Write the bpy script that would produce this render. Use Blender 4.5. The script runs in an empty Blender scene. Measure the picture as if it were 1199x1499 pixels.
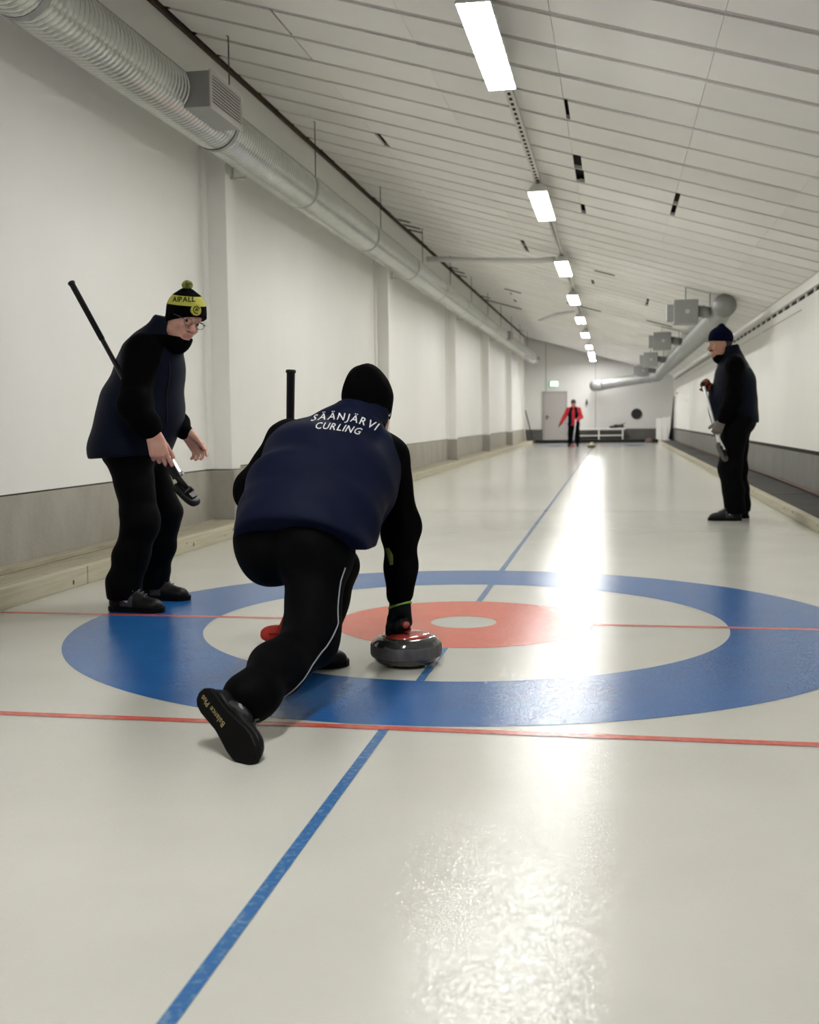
import bpy, bmesh, math, random
import numpy as np
from mathutils import Vector, Matrix
from mathutils.bvhtree import BVHTree

random.seed(7)
rng = np.random.default_rng(7)
SC = bpy.context.scene
COL = SC.collection

# ------------------------------------------------------------------ camera
cam_d = bpy.data.cameras.new('camera')
cam = bpy.data.objects.new('camera', cam_d)
COL.objects.link(cam)
cam_d.sensor_fit = 'AUTO'
cam_d.sensor_width = 36.0
cam_d.lens = 1642.1 / 1499 * 36.0
cam_d.clip_end = 200
YAW, PITCH, ROLL = 0.18108, -0.08157, -0.01137
fw = Vector((-math.sin(YAW) * math.cos(PITCH), math.cos(YAW) * math.cos(PITCH), math.sin(PITCH)))
rt0 = Vector((math.cos(YAW), math.sin(YAW), 0))
up0 = rt0.cross(fw)
rt = rt0 * math.cos(ROLL) + up0 * math.sin(ROLL)
up = up0 * math.cos(ROLL) - rt0 * math.sin(ROLL)
mw = Matrix((rt, up, -fw)).transposed().to_4x4()
mw.translation = (0.703, -5.236, 0.960)
cam.matrix_world = mw
cam_d.dof.use_dof = True
cam_d.dof.focus_distance = 4.4
cam_d.dof.aperture_fstop = 4.0
SC.camera = cam

# ------------------------------------------------------------------ world, exposure
world = bpy.data.worlds.new('world')
SC.world = world
world.use_nodes = True
world.node_tree.nodes['Background'].inputs[0].default_value = (0.9, 0.95, 1.0, 1)
world.node_tree.nodes['Background'].inputs[1].default_value = 0.05
SC.view_settings.view_transform = 'Standard'
SC.view_settings.look = 'None'
SC.view_settings.gamma = 1
SC.view_settings.use_curve_mapping = False
SC.view_settings.exposure = 2.6
LAMP_STRENGTH = 13.0
LAMP_COLOR = (1.0, 1.0, 0.975, 1)

# ------------------------------------------------------------------ materials
MATS = {}


def mat(name, col, rough=0.6, metal=0.0, var=0.0, vscale=6.0, vstretch=(1, 1, 1), bump=0.0, bscale=80.0,
        bstretch=(1, 1, 1), col2=None, coat=0.0, coat_rough=0.1, spec=0.5, emit=None, estr=0.0, objvar=0.0,
        sheen=0.0, trans=0.0, ior=1.45):
    if name in MATS:
        return MATS[name]
    m = bpy.data.materials.new(name)
    m.use_nodes = True
    nt = m.node_tree
    b = nt.nodes['Principled BSDF']
    b.inputs['Roughness'].default_value = rough
    b.inputs['Metallic'].default_value = metal
    b.inputs['Specular IOR Level'].default_value = spec
    b.inputs['Coat Weight'].default_value = coat
    b.inputs['Coat Roughness'].default_value = coat_rough
    b.inputs['Transmission Weight'].default_value = trans
    b.inputs['IOR'].default_value = ior
    if sheen:
        b.inputs['Sheen Weight'].default_value = sheen
    c = (*col, 1)
    b.inputs['Base Color'].default_value = c
    tc = nt.nodes.new('ShaderNodeTexCoord')
    last = None
    if var > 0 or col2:
        mp = nt.nodes.new('ShaderNodeMapping')
        mp.inputs['Scale'].default_value = vstretch
        nt.links.new(tc.outputs['Object'], mp.inputs[0])
        n = nt.nodes.new('ShaderNodeTexNoise')
        n.inputs['Scale'].default_value = vscale
        n.inputs['Detail'].default_value = 5
        n.inputs['Roughness'].default_value = 0.6
        nt.links.new(mp.outputs[0], n.inputs['Vector'])
        r = nt.nodes.new('ShaderNodeValToRGB')
        r.color_ramp.elements[0].position = 0.32
        r.color_ramp.elements[1].position = 0.68
        d = col2 if col2 else tuple(x * (1 - var) for x in col)
        r.color_ramp.elements[0].color = (*d, 1)
        r.color_ramp.elements[1].color = c
        nt.links.new(n.outputs['Fac'], r.inputs[0])
        last = r.outputs[0]
    if objvar > 0:
        oi = nt.nodes.new('ShaderNodeObjectInfo')
        mr = nt.nodes.new('ShaderNodeMapRange')
        mr.inputs[3].default_value = 1 - objvar
        mr.inputs[4].default_value = 1.0
        nt.links.new(oi.outputs['Random'], mr.inputs[0])
        mx = nt.nodes.new('ShaderNodeMix')
        mx.data_type = 'RGBA'
        mx.blend_type = 'MULTIPLY'
        mx.inputs[0].default_value = 1
        if last:
            nt.links.new(last, mx.inputs[6])
        else:
            mx.inputs[6].default_value = c
        nt.links.new(mr.outputs[0], mx.inputs[7])
        last = mx.outputs[2]
    if last:
        nt.links.new(last, b.inputs['Base Color'])
    if bump > 0:
        mp2 = nt.nodes.new('ShaderNodeMapping')
        mp2.inputs['Scale'].default_value = bstretch
        nt.links.new(tc.outputs['Object'], mp2.inputs[0])
        n2 = nt.nodes.new('ShaderNodeTexNoise')
        n2.inputs['Scale'].default_value = bscale
        n2.inputs['Detail'].default_value = 3
        nt.links.new(mp2.outputs[0], n2.inputs['Vector'])
        bp = nt.nodes.new('ShaderNodeBump')
        bp.inputs['Strength'].default_value = bump
        bp.inputs['Distance'].default_value = 0.01
        nt.links.new(n2.outputs['Fac'], bp.inputs['Height'])
        nt.links.new(bp.outputs[0], b.inputs['Normal'])
    if emit:
        b.inputs['Emission Color'].default_value = (*emit, 1)
        b.inputs['Emission Strength'].default_value = estr
    MATS[name] = m
    return m


def ice_mat(name, col, col2, vscale, lo=0.35, hi=0.65, stretch=(1, 1, 1)):
    """painted ice: colour under a clear, pebbled, glossy coat of ice"""
    m = bpy.data.materials.new(name)
    m.use_nodes = True
    nt = m.node_tree
    b = nt.nodes['Principled BSDF']
    tc = nt.nodes.new('ShaderNodeTexCoord')
    mp = nt.nodes.new('ShaderNodeMapping')
    mp.inputs['Scale'].default_value = stretch
    nt.links.new(tc.outputs['Object'], mp.inputs[0])
    n = nt.nodes.new('ShaderNodeTexNoise')
    n.inputs['Scale'].default_value = vscale
    n.inputs['Detail'].default_value = 6
    nt.links.new(mp.outputs[0], n.inputs['Vector'])
    r = nt.nodes.new('ShaderNodeValToRGB')
    r.color_ramp.elements[0].position = lo
    r.color_ramp.elements[1].position = hi
    r.color_ramp.elements[0].color = (*col2, 1)
    r.color_ramp.elements[1].color = (*col, 1)
    nt.links.new(n.outputs['Fac'], r.inputs[0])
    nt.links.new(r.outputs[0], b.inputs['Base Color'])
    b.inputs['Roughness'].default_value = 0.6
    b.inputs['Specular IOR Level'].default_value = 0.1
    b.inputs['Coat Weight'].default_value = 1.0
    b.inputs['Coat Roughness'].default_value = 0.10
    b.inputs['Coat IOR'].default_value = 1.31
    # frozen pebble: fine droplets plus slow undulation
    v = nt.nodes.new('ShaderNodeTexNoise')
    v.inputs['Scale'].default_value = 210.0
    v.inputs['Detail'].default_value = 0.5
    nt.links.new(tc.outputs['Object'], v.inputs['Vector'])
    bp = nt.nodes.new('ShaderNodeBump')
    bp.inputs['Strength'].default_value = 0.7
    bp.inputs['Distance'].default_value = 0.00125
    nt.links.new(v.outputs['Fac'], bp.inputs['Height'])
    nt.links.new(bp.outputs[0], b.inputs['Coat Normal'])
    MATS[name] = m
    return m


WHITE_ICE = ice_mat('ice_white', (0.625, 0.615, 0.555), (0.59, 0.58, 0.52), 2.2)
BLUE_ICE = ice_mat('ice_blue', (0.006, 0.105, 0.36), (0.008, 0.125, 0.40), 5)
RED_ICE = ice_mat('ice_red', (0.72, 0.105, 0.055), (0.76, 0.135, 0.075), 6)
LINE_BLUE = ice_mat('ice_line_blue', (0.03, 0.14, 0.36), (0.16, 0.28, 0.42), 60, 0.3, 0.5)
LINE_RED = ice_mat('ice_line_red', (0.60, 0.07, 0.045), (0.66, 0.14, 0.10), 40)
LINE_FAINT = ice_mat('ice_line_faint', (0.55, 0.46, 0.40), (0.56, 0.52, 0.45), 20)
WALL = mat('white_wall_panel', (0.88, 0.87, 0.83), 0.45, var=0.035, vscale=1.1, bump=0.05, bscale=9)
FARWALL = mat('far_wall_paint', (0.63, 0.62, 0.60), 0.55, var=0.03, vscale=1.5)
CONCRETE = mat('concrete', (0.41, 0.39, 0.335), 0.85, col2=(0.33, 0.31, 0.26), vscale=3.0, vstretch=(1.2, 1.2, 0.55), bump=0.3, bscale=40)
CONCRETE_D = mat('concrete_dark', (0.25, 0.24, 0.22), 0.85, col2=(0.205, 0.20, 0.185), vscale=3.0, vstretch=(1.2, 1.2, 0.6), bump=0.3, bscale=40)
PLINTH_FAR = mat('plinth_far', (0.11, 0.105, 0.095), 0.85, var=0.2, vscale=4)
BOARD = mat('ceiling_board_white', (0.94, 0.925, 0.885), 0.6, var=0.03, vscale=2.0, objvar=0.06)
BATTEN = mat('ceiling_batten_white', (0.52, 0.50, 0.465), 0.6)
VOID = mat('dark_void', (0.02, 0.016, 0.012), 0.9)
BROWN = mat('brown_wood', (0.10, 0.06, 0.035), 0.8, col2=(0.04, 0.028, 0.018), vscale=9, vstretch=(1, 0.3, 1))
WOOD = mat('grey_timber', (0.47, 0.43, 0.32), 0.7, col2=(0.32, 0.285, 0.20), vscale=7, vstretch=(9, 0.35, 9), bump=0.25, bscale=60, bstretch=(3, .2, 3), objvar=0.15)
WOOD_KERB = mat('kerb_timber', (0.56, 0.525, 0.40), 0.6, col2=(0.46, 0.42, 0.30), vscale=6, vstretch=(9, 0.4, 9), objvar=0.12)
BARE = mat('bare_dark_timber', (0.085, 0.06, 0.04), 0.85, col2=(0.03, 0.022, 0.016), vscale=8, vstretch=(.4, 3, 1))
KNOT = mat('timber_knot', (0.10, 0.075, 0.045), 0.7)
RUBBER = mat('rubber_mat', (0.085, 0.08, 0.075), 0.85, var=0.35, vscale=7, bump=0.2, bscale=120, objvar=0.25)
PIPE_RED = mat('red_brown_hose', (0.12, 0.06, 0.045), 0.7)
GALV2 = mat('dull_galvanised_steel', (0.34, 0.345, 0.335), 0.5, metal=0.6, var=0.12, vscale=14)
GALV = mat('galvanised_steel', (0.62, 0.63, 0.605), 0.27, metal=0.95, var=0.12, vscale=14, objvar=0.05)
GALV_P = mat('grey_sheet_metal', (0.33, 0.33, 0.325), 0.5, metal=0.35, var=0.06)
GRILLE = mat('grille_white', (0.55, 0.53, 0.51), 0.5)
STEEL = mat('dark_steel', (0.10, 0.10, 0.10), 0.4, metal=0.8)
LAMPBODY = mat('lamp_body_white', (0.78, 0.78, 0.75), 0.4)
RAILM = mat('rail_grey', (0.58, 0.56, 0.52), 0.45, metal=0.2)
DIFF = mat('lamp_diffuser', (0.9, 0.9, 0.9), 0.4, emit=LAMP_COLOR[:3], estr=LAMP_STRENGTH)
DOORM = mat('door_grey', (0.36, 0.335, 0.32), 0.5)
FRAME = mat('door_frame_grey', (0.30, 0.285, 0.27), 0.5)
BLACKM = mat('black_plastic', (0.006, 0.006, 0.007), 0.4, spec=0.3)
CARBON = mat('black_carbon', (0.004, 0.004, 0.0045), 0.3, spec=0.4)
SILVER = mat('silver_metal', (0.75, 0.74, 0.80), 0.25, metal=0.9)
WHITEP = mat('white_fibreglass', (0.78, 0.78, 0.77), 0.3)
GREYPAD = mat('grey_pad', (0.09, 0.088, 0.08), 0.8)
REDPAD = mat('red_pad', (0.55, 0.03, 0.02), 0.6)
GRANITE = mat('granite', (0.060, 0.063, 0.060), 0.13, col2=(0.03, 0.032, 0.030), vscale=160, coat=0.6, coat_rough=0.05)
GRANITE_B = mat('granite_band', (0.115, 0.11, 0.125), 0.55, col2=(0.065, 0.062, 0.07), vscale=60, vstretch=(1, 1, .3), bump=0.25, bscale=200)
REDCAP = mat('red_plastic', (0.42, 0.055, 0.04), 0.16, coat=0.7, coat_rough=0.05)
YELCAP = mat('yellow_plastic', (0.75, 0.55, 0.16), 0.3)
GRANITE_G = mat('granite_green', (0.13, 0.16, 0.12), 0.3, var=0.3, vscale=100)
SKIN = mat('skin', (0.66, 0.38, 0.30), 0.5, col2=(0.60, 0.30, 0.235), vscale=16, bump=0.06, bscale=220)
SKIN2 = mat('skin_tanned', (0.46, 0.235, 0.155), 0.55, var=0.2, vscale=16)
LIP = mat('lip', (0.54, 0.26, 0.21), 0.45)
HAIR_D = mat('brown_hair', (0.035, 0.022, 0.014), 0.6, bump=.4, bscale=300)
HAIR_G = mat('grey_hair', (0.22, 0.20, 0.18), 0.6, bump=.4, bscale=300)
EYEW = mat('eye_white', (0.42, 0.38, 0.36), 0.3)
IRIS = mat('iris', (0.03, 0.03, 0.035), 0.15)
NAVY = mat('navy_softshell', (0.0050, 0.0085, 0.030), 0.6, var=0.25, vscale=12, bump=0.15, bscale=500, spec=0.12)
NAVY_D = mat('dark_navy_softshell', (0.0025, 0.0048, 0.013), 0.6, var=0.25, vscale=12, bump=0.15, bscale=500, spec=0.12)
NAVY_L = mat('deep_navy_softshell', (0.0034, 0.0058, 0.019), 0.6, var=0.25, vscale=12, bump=0.15, bscale=500, spec=0.12)
BLACKC = mat('black_fleece', (0.0016, 0.0016, 0.0019), 0.85, var=0.3, vscale=20, bump=0.2, bscale=400, spec=0.06)
BLACKT = mat('black_trouser_cloth', (0.0016, 0.0017, 0.0024), 0.7, var=0.3, vscale=14, bump=0.15, bscale=450, spec=0.07)
KNIT = mat('black_knit', (0.0016, 0.0016, 0.0018), 0.9, bump=0.6, bscale=260, spec=0.06)
KNIT_N = mat('navy_knit', (0.0025, 0.0035, 0.018), 0.9, bump=0.6, bscale=260, spec=0.06)
YELLOW = mat('yellow_knit', (0.56, 0.55, 0.10), 0.85, bump=0.5, bscale=260)
POM = mat('pompom_yarn', (0.42, 0.46, 0.10), 0.95, col2=(0.06, 0.07, 0.02), vscale=45, bump=1.0, bscale=180)
SHOE = mat('black_leather', (0.0045, 0.0045, 0.005), 0.48, var=0.2, vscale=30, spec=0.22)
SHOE_G = mat('grey_shoe_panel', (0.045, 0.043, 0.05), 0.5, var=0.2, vscale=30, spec=0.3)
SOLE = mat('black_rubber_sole', (0.0025, 0.0025, 0.0028), 0.55, spec=0.15)
LACE = mat('dark_grey_lace', (0.09, 0.09, 0.095), 0.7)
LOGO_G = mat('pale_grey_print', (0.45, 0.45, 0.47), 0.5)
GOLD = mat('gold_print', (0.42, 0.33, 0.16), 0.5)
PRINT = mat('white_print', (0.78, 0.78, 0.80), 0.6)
PIPING = mat('grey_piping', (0.30, 0.31, 0.33), 0.5)
LIME = mat('lime_trim', (0.25, 0.42, 0.05), 0.6)
GLOVE = mat('black_glove', (0.005, 0.0055, 0.0055), 0.6, spec=0.2)
GLOVE_G = mat('grey_glove', (0.14, 0.125, 0.11), 0.7)
GLOVE_O = mat('brown_orange_glove', (0.30, 0.075, 0.035), 0.7, col2=(0.06, 0.02, 0.012), vscale=30)
REDC = mat('red_jacket', (0.50, 0.012, 0.02), 0.7)
GLASS = mat('spectacle_lens', (0.95, 0.97, 0.97), 0.02, trans=1.0, ior=1.05)
GLOW = mat('exit_sign_face', (0.9, 0.95, 0.85), 0.4, emit=(0.95, 1.0, 0.80), estr=0.9)
GREEN = mat('exit_sign_green', (0.03, 0.35, 0.12), 0.5, emit=(0.05, 0.55, 0.2), estr=0.12)
TABLE = mat('white_table', (0.62, 0.61, 0.59), 0.4)
GREYD = mat('dark_grey_gear', (0.05, 0.05, 0.052), 0.7, var=0.5, vscale=20)

# ------------------------------------------------------------------ mesh helpers


class MB:
    """collects simple shapes into one mesh"""

    def __init__(s):
        s.v, s.f, s.m = [], [], []

    def add(s, v, f, mi=0):
        o = len(s.v)
        s.v += [tuple(p) for p in v]
        s.f += [tuple(i + o for i in q) for q in f]
        s.m += [mi] * len(f)

    def box(s, x0, x1, y0, y1, z0, z1, mi=0):
        v = [(x0, y0, z0), (x1, y0, z0), (x1, y1, z0), (x0, y1, z0), (x0, y0, z1), (x1, y0, z1), (x1, y1, z1), (x0, y1, z1)]
        s.add(v, [(3, 2, 1, 0), (4, 5, 6, 7), (0, 1, 5, 4), (1, 2, 6, 5), (2, 3, 7, 6), (3, 0, 4, 7)], mi)

    def hexa(s, v, mi=0):
        s.add(v, [(3, 2, 1, 0), (4, 5, 6, 7), (0, 1, 5, 4), (1, 2, 6, 5), (2, 3, 7, 6), (3, 0, 4, 7)], mi)

    def obox(s, c, ax, ay, az, hx, hy, hz, mi=0):
        c, ax, ay, az = map(Vector, (c, ax, ay, az))
        s.hexa([c + ax * (i * hx) + ay * (j * hy) + az * (k * hz) for k in (-1, 1) for (i, j) in ((-1, -1), (1, -1), (1, 1), (-1, 1))], mi)

    def tube(s, path, rad, n=12, caps=True, mi=0):
        P = [Vector(p) for p in path]
        R = rad if isinstance(rad, (list, tuple)) else [rad] * len(P)
        u = None
        rings = []
        for i, p in enumerate(P):
            t = (P[min(i + 1, len(P) - 1)] - P[max(i - 1, 0)]).normalized()
            if u is None:
                u = t.orthogonal().normalized()
            u = (u - t * u.dot(t)).normalized()
            w = t.cross(u)
            rings.append([p + (u * math.cos(a) + w * math.sin(a)) * R[i] for a in [2 * math.pi * k / n for k in range(n)]])
        v = [q for r in rings for q in r]
        f = [(i * n + k, i * n + (k + 1) % n, (i + 1) * n + (k + 1) % n, (i + 1) * n + k) for i in range(len(P) - 1) for k in range(n)]
        if caps:
            f.append(tuple(range(n - 1, -1, -1)))
            f.append(tuple((len(P) - 1) * n + k for k in range(n)))
        s.add(v, f, mi)

    def lathe(s, prof, n=48, c=(0, 0, 0), mi=0):
        v, f = [], []
        for (r, z) in prof:
            for k in range(n):
                a = 2 * math.pi * k / n
                v.append((c[0] + r * math.cos(a), c[1] + r * math.sin(a), c[2] + z))
        for i in range(len(prof) - 1):
            for k in range(n):
                f.append((i * n + k, i * n + (k + 1) % n, (i + 1) * n + (k + 1) % n, (i + 1) * n + k))
        s.add(v, f, mi)

    def ring(s, r0, r1, z, c=(0, 0), n=160, mi=0):
        v, f = [], []
        for k in range(n):
            a = 2 * math.pi * k / n
            v.append((c[0] + r1 * math.cos(a), c[1] + r1 * math.sin(a), z))
            v.append((c[0] + r0 * math.cos(a), c[1] + r0 * math.sin(a), z))
        for k in range(n):
            j = (k + 1) % n
            f.append((2 * k, 2 * j, 2 * j + 1, 2 * k + 1))
        s.add(v, f, mi)

    def quad(s, x0, x1, y0, y1, z, mi=0):
        s.add([(x0, y0, z), (x1, y0, z), (x1, y1, z), (x0, y1, z)], [(0, 1, 2, 3)], mi)

    def build(s, name, mats, parent=None, smooth=False, bevel=0.0, loc=(0, 0, 0), label=None, kind=None):
        if not isinstance(mats, (list, tuple)):
            mats = [mats]
        me = bpy.data.meshes.new(name)
        l = Vector(loc)
        me.from_pydata([tuple(Vector(p) - l) for p in s.v], [], s.f)
        for m in mats:
            me.materials.append(m)
        if len(mats) > 1:
            me.polygons.foreach_set('material_index', s.m)
        if smooth:
            me.polygons.foreach_set('use_smooth', [True] * len(me.polygons))
        me.update()
        return link(name, me, parent, loc, bevel, label, kind)


def link(name, me, parent=None, loc=(0, 0, 0), bevel=0.0, label=None, kind=None):
    """loc is in the parent's space"""
    o = bpy.data.objects.new(name, me)
    COL.objects.link(o)
    o.parent = parent
    o.location = loc
    if bevel:
        b = o.modifiers.new('bevel', 'BEVEL')
        b.width = bevel
        b.segments = 2
        b.limit_method = 'ANGLE'
    if label:
        o['label'] = label
    if kind:
        o['kind'] = kind
    return o


def empty(name, loc=(0, 0, 0)):
    o = bpy.data.objects.new(name, None)
    COL.objects.link(o)
    o.location = loc
    o.empty_display_size = 0.1
    return o


def tag(o, label, cat=None, group=None, kind=None):
    o['label'] = label
    if cat:
        o['category'] = cat
    if group:
        o['group'] = group
    if kind:
        o['kind'] = kind
    return o


def shade_angle(o, deg=40):
    me = o.data
    me.polygons.foreach_set('use_smooth', [True] * len(me.polygons))
    me.set_sharp_from_angle(angle=math.radians(deg))
    return o

# ------------------------------------------------------------------ implicit surfaces for bodies and cloth


def nrm(a):
    a = np.array(a, float)
    return a / np.linalg.norm(a)


def frame(f, u):
    """rows: right, forward, up"""
    f = nrm(f)
    u = np.array(u, float)
    u = nrm(u - f * (u @ f))
    return np.array([np.cross(f, u), f, u])


def K(a, b, ra, rb=None, k=0.02, F=None, s=None, op=1):
    return ('k', np.array(a, float), np.array(b, float), ra, ra if rb is None else rb, k, F, s, op)


def EL(c, rad, F=None, k=0.015, op=1):
    return ('e', np.array(c, float), np.array(rad, float), None, None, k, F if F is not None else np.eye(3), None, op)


def sdf_mesh(prims, h, cuts=(), noise=None, smooth=1):
    lo = np.array([1e9] * 3)
    hi = -lo
    for p in prims:
        if p[8] < 0:
            continue
        if p[0] == 'k':
            r = max(p[3], p[4]) * (max(p[7]) if p[7] is not None else 1)
            lo = np.minimum(lo, np.minimum(p[1], p[2]) - r)
            hi = np.maximum(hi, np.maximum(p[1], p[2]) + r)
        else:
            r = max(p[2])
            lo = np.minimum(lo, p[1] - r)
            hi = np.maximum(hi, p[1] + r)
    lo -= 4 * h + 0.01
    hi += 4 * h + 0.01
    n = np.ceil((hi - lo) / h).astype(int) + 1
    ax = [lo[i] + h * np.arange(n[i]) for i in range(3)]
    G = np.full(n, 0.2, np.float32)
    for p in prims:
        k, op = p[5], p[8]
        m = k + 3 * h + 0.012
        if p[0] == 'k':
            r = max(p[3], p[4]) * (max(p[7]) if p[7] is not None else 1) + m
            l, u = np.minimum(p[1], p[2]) - r, np.maximum(p[1], p[2]) + r
        else:
            r = max(p[2]) + m
            l, u = p[1] - r, p[1] + r
        i0 = np.clip(np.floor((l - lo) / h).astype(int), 0, n)
        i1 = np.clip(np.ceil((u - lo) / h).astype(int) + 1, 0, n)
        if (i1 <= i0).any():
            continue
        X = ax[0][i0[0]:i1[0], None, None].astype(np.float32)
        Y = ax[1][None, i0[1]:i1[1], None].astype(np.float32)
        Z = ax[2][None, None, i0[2]:i1[2]].astype(np.float32)
        q = [X - np.float32(p[1][0]), Y - np.float32(p[1][1]), Z - np.float32(p[1][2])]
        F = p[6]
        if p[0] == 'k':
            d = p[2] - p[1]
            if F is not None:
                sc = np.array(p[7], float)
                M = F / sc[:, None]
                q = [np.float32(M[i][0]) * q[0] + np.float32(M[i][1]) * q[1] + np.float32(M[i][2]) * q[2] for i in range(3)]
                d = M @ d
            dd = float(d @ d) + 1e-12
            t = (q[0] * np.float32(d[0]) + q[1] * np.float32(d[1]) + q[2] * np.float32(d[2])) / np.float32(dd)
            np.clip(t, 0, 1, out=t)
            D = np.sqrt((q[0] - t * np.float32(d[0])) ** 2 + (q[1] - t * np.float32(d[1])) ** 2 + (q[2] - t * np.float32(d[2])) ** 2)
            D -= np.float32(p[3]) + t * np.float32(p[4] - p[3])
        else:
            q = [np.float32(F[i][0]) * q[0] + np.float32(F[i][1]) * q[1] + np.float32(F[i][2]) * q[2] for i in range(3)]
            a = [q[i] / np.float32(p[2][i]) for i in range(3)]
            k0 = np.sqrt(a[0] ** 2 + a[1] ** 2 + a[2] ** 2)
            k1 = np.sqrt((a[0] / p[2][0]) ** 2 + (a[1] / p[2][1]) ** 2 + (a[2] / p[2][2]) ** 2) + 1e-6
            D = (k0 * (k0 - 1) / k1).astype(np.float32)
        sl = tuple(slice(i0[i], i1[i]) for i in range(3))
        g = G[sl]
        if op > 0:
            hh = np.maximum(k - np.abs(g - D), 0) / max(k, 1e-6)
            G[sl] = np.minimum(g, D) - hh * hh * np.float32(k * 0.25)
        else:
            D = -D
            hh = np.maximum(k - np.abs(g - D), 0) / max(k, 1e-6)
            G[sl] = np.maximum(g, D) + hh * hh * np.float32(k * 0.25)
    X, Y, Z = ax[0][:, None, None], ax[1][None, :, None], ax[2][None, None, :]
    if noise is not None:
        G += noise(X, Y, Z).astype(np.float32)
    for (nn, pt) in cuts:
        nn = nrm(nn)
        G = np.maximum(G, (X - pt[0]) * nn[0] + (Y - pt[1]) * nn[1] + (Z - pt[2]) * nn[2]).astype(np.float32)
    for a in range(3):          # closed at the border
        s0 = [slice(None)] * 3
        s0[a] = 0
        G[tuple(s0)] = 0.1
        s0[a] = -1
        G[tuple(s0)] = 0.1
    # surface nets
    S = G < 0
    c = np.zeros(tuple(x - 1 for x in G.shape), np.int8)
    for dx in (0, 1):
        for dy in (0, 1):
            for dz in (0, 1):
                c += S[dx:S.shape[0] - 1 + dx, dy:S.shape[1] - 1 + dy, dz:S.shape[2] - 1 + dz]
    act = (c > 0) & (c < 8)
    I = np.argwhere(act)
    idx = -np.ones(act.shape, np.int64)
    idx[act] = np.arange(len(I))
    acc = np.zeros((len(I), 3))
    cnt = np.zeros(len(I))
    corners = [(0, 0, 0), (1, 0, 0), (0, 1, 0), (1, 1, 0), (0, 0, 1), (1, 0, 1), (0, 1, 1), (1, 1, 1)]
    V = [G[I[:, 0] + a, I[:, 1] + b, I[:, 2] + e] for (a, b, e) in corners]
    for i in range(8):
        for j in range(i + 1, 8):
            if sum(abs(corners[i][t] - corners[j][t]) for t in range(3)) != 1:
                continue
            va, vb = V[i], V[j]
            x = (va < 0) != (vb < 0)
            t = np.where(x, va / np.where(x, va - vb, 1), 0)
            pa, pb = np.array(corners[i], float), np.array(corners[j], float)
            acc += np.where(x[:, None], pa + t[:, None] * (pb - pa), 0)
            cnt += x
    P = lo + h * (I + acc / cnt[:, None])
    faces = []
    for a in range(3):
        b, e = (a + 1) % 3, (a + 2) % 3
        s0 = [slice(None)] * 3
        s1 = [slice(None)] * 3
        s0[a], s1[a] = slice(0, -1), slice(1, None)
        A, B = S[tuple(s0)], S[tuple(s1)]
        for flip in (0, 1):
            E = (A & ~B) if not flip else (~A & B)
            J = np.argwhere(E)
            J = J[(J[:, b] > 0) & (J[:, e] > 0)]
            ob = np.zeros(3, int)
            oe = np.zeros(3, int)
            ob[b] = 1
            oe[e] = 1
            q = [J - ob - oe, J - oe, J, J - ob]
            qi = np.stack([idx[w[:, 0], w[:, 1], w[:, 2]] for w in q], 1)
            if flip:
                qi = qi[:, ::-1]
            faces.append(qi)
    Fq = np.concatenate(faces)
    if smooth:
        for _ in range(smooth):
            Q = np.zeros_like(P)
            w = np.zeros(len(P))
            for i in range(4):
                for j in (1, 3):
                    np.add.at(Q, Fq[:, i], P[Fq[:, (i + j) % 4]])
                    np.add.at(w, Fq[:, i], 1)
            P = 0.45 * P + 0.55 * Q / w[:, None]
    return P, Fq


def np_mesh(name, P, Fq, mats, parent=None, origin=(0, 0, 0), label=None, matfn=None):
    me = bpy.data.meshes.new(name)
    P = np.asarray(P) - np.array(origin, float)
    me.vertices.add(len(P))
    me.vertices.foreach_set('co', P.ravel())
    nf = len(Fq)
    me.loops.add(nf * 4)
    me.loops.foreach_set('vertex_index', Fq.ravel().astype(np.int32))
    me.polygons.add(nf)
    me.polygons.foreach_set('loop_start', np.arange(0, nf * 4, 4, dtype=np.int32))
    me.polygons.foreach_set('use_smooth', np.ones(nf, bool))
    if not isinstance(mats, (list, tuple)):
        mats = [mats]
    for m in mats:
        me.materials.append(m)
    if matfn is not None:
        cen = (P[Fq].mean(1)) + np.array(origin, float)
        me.polygons.foreach_set('material_index', matfn(cen).astype(np.int32))
    me.update(calc_edges=True)
    me.validate()
    return link(name, me, parent, label=label)


def folds(seed, amp, fr, stretch=(1, 1, 1), F=None):
    """cloth folds: warped sines; stretch > 1 along an axis squeezes the folds there"""
    r = np.random.default_rng(seed)
    D = [nrm(r.normal(size=3) * np.array(stretch)) for _ in range(5)]
    ph = r.uniform(0, 6.28, 5)
    if F is not None:
        D = [F.T @ d for d in D]

    def fn(X, Y, Z):
        w = 0.6 * np.sin(fr * 0.5 * (X * D[4][0] + Y * D[4][1] + Z * D[4][2]) + ph[4])
        o = 0
        for i in range(4):
            o = o + np.sin(fr * (0.7 + 0.35 * i) * (X * D[i][0] + Y * D[i][1] + Z * D[i][2]) + ph[i] + w * 1.5) / (1 + 0.4 * i)
        return amp * o / 2
    return fn


def blend_along(fn, a, b, w0, w1):
    """scale a fold field linearly along the axis a->b"""
    a = np.array(a, float)
    d = np.array(b, float) - a
    L = d @ d

    def g(X, Y, Z):
        t = np.clip(((X - a[0]) * d[0] + (Y - a[1]) * d[1] + (Z - a[2]) * d[2]) / L, 0, 1)
        return fn(X, Y, Z) * (w0 + (w1 - w0) * t)
    return g


def rot_about(v, axis, ang):
    axis = nrm(axis)
    v = np.array(v, float)
    return v * math.cos(ang) + np.cross(axis, v) * math.sin(ang) + axis * (axis @ v) * (1 - math.cos(ang))


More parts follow.
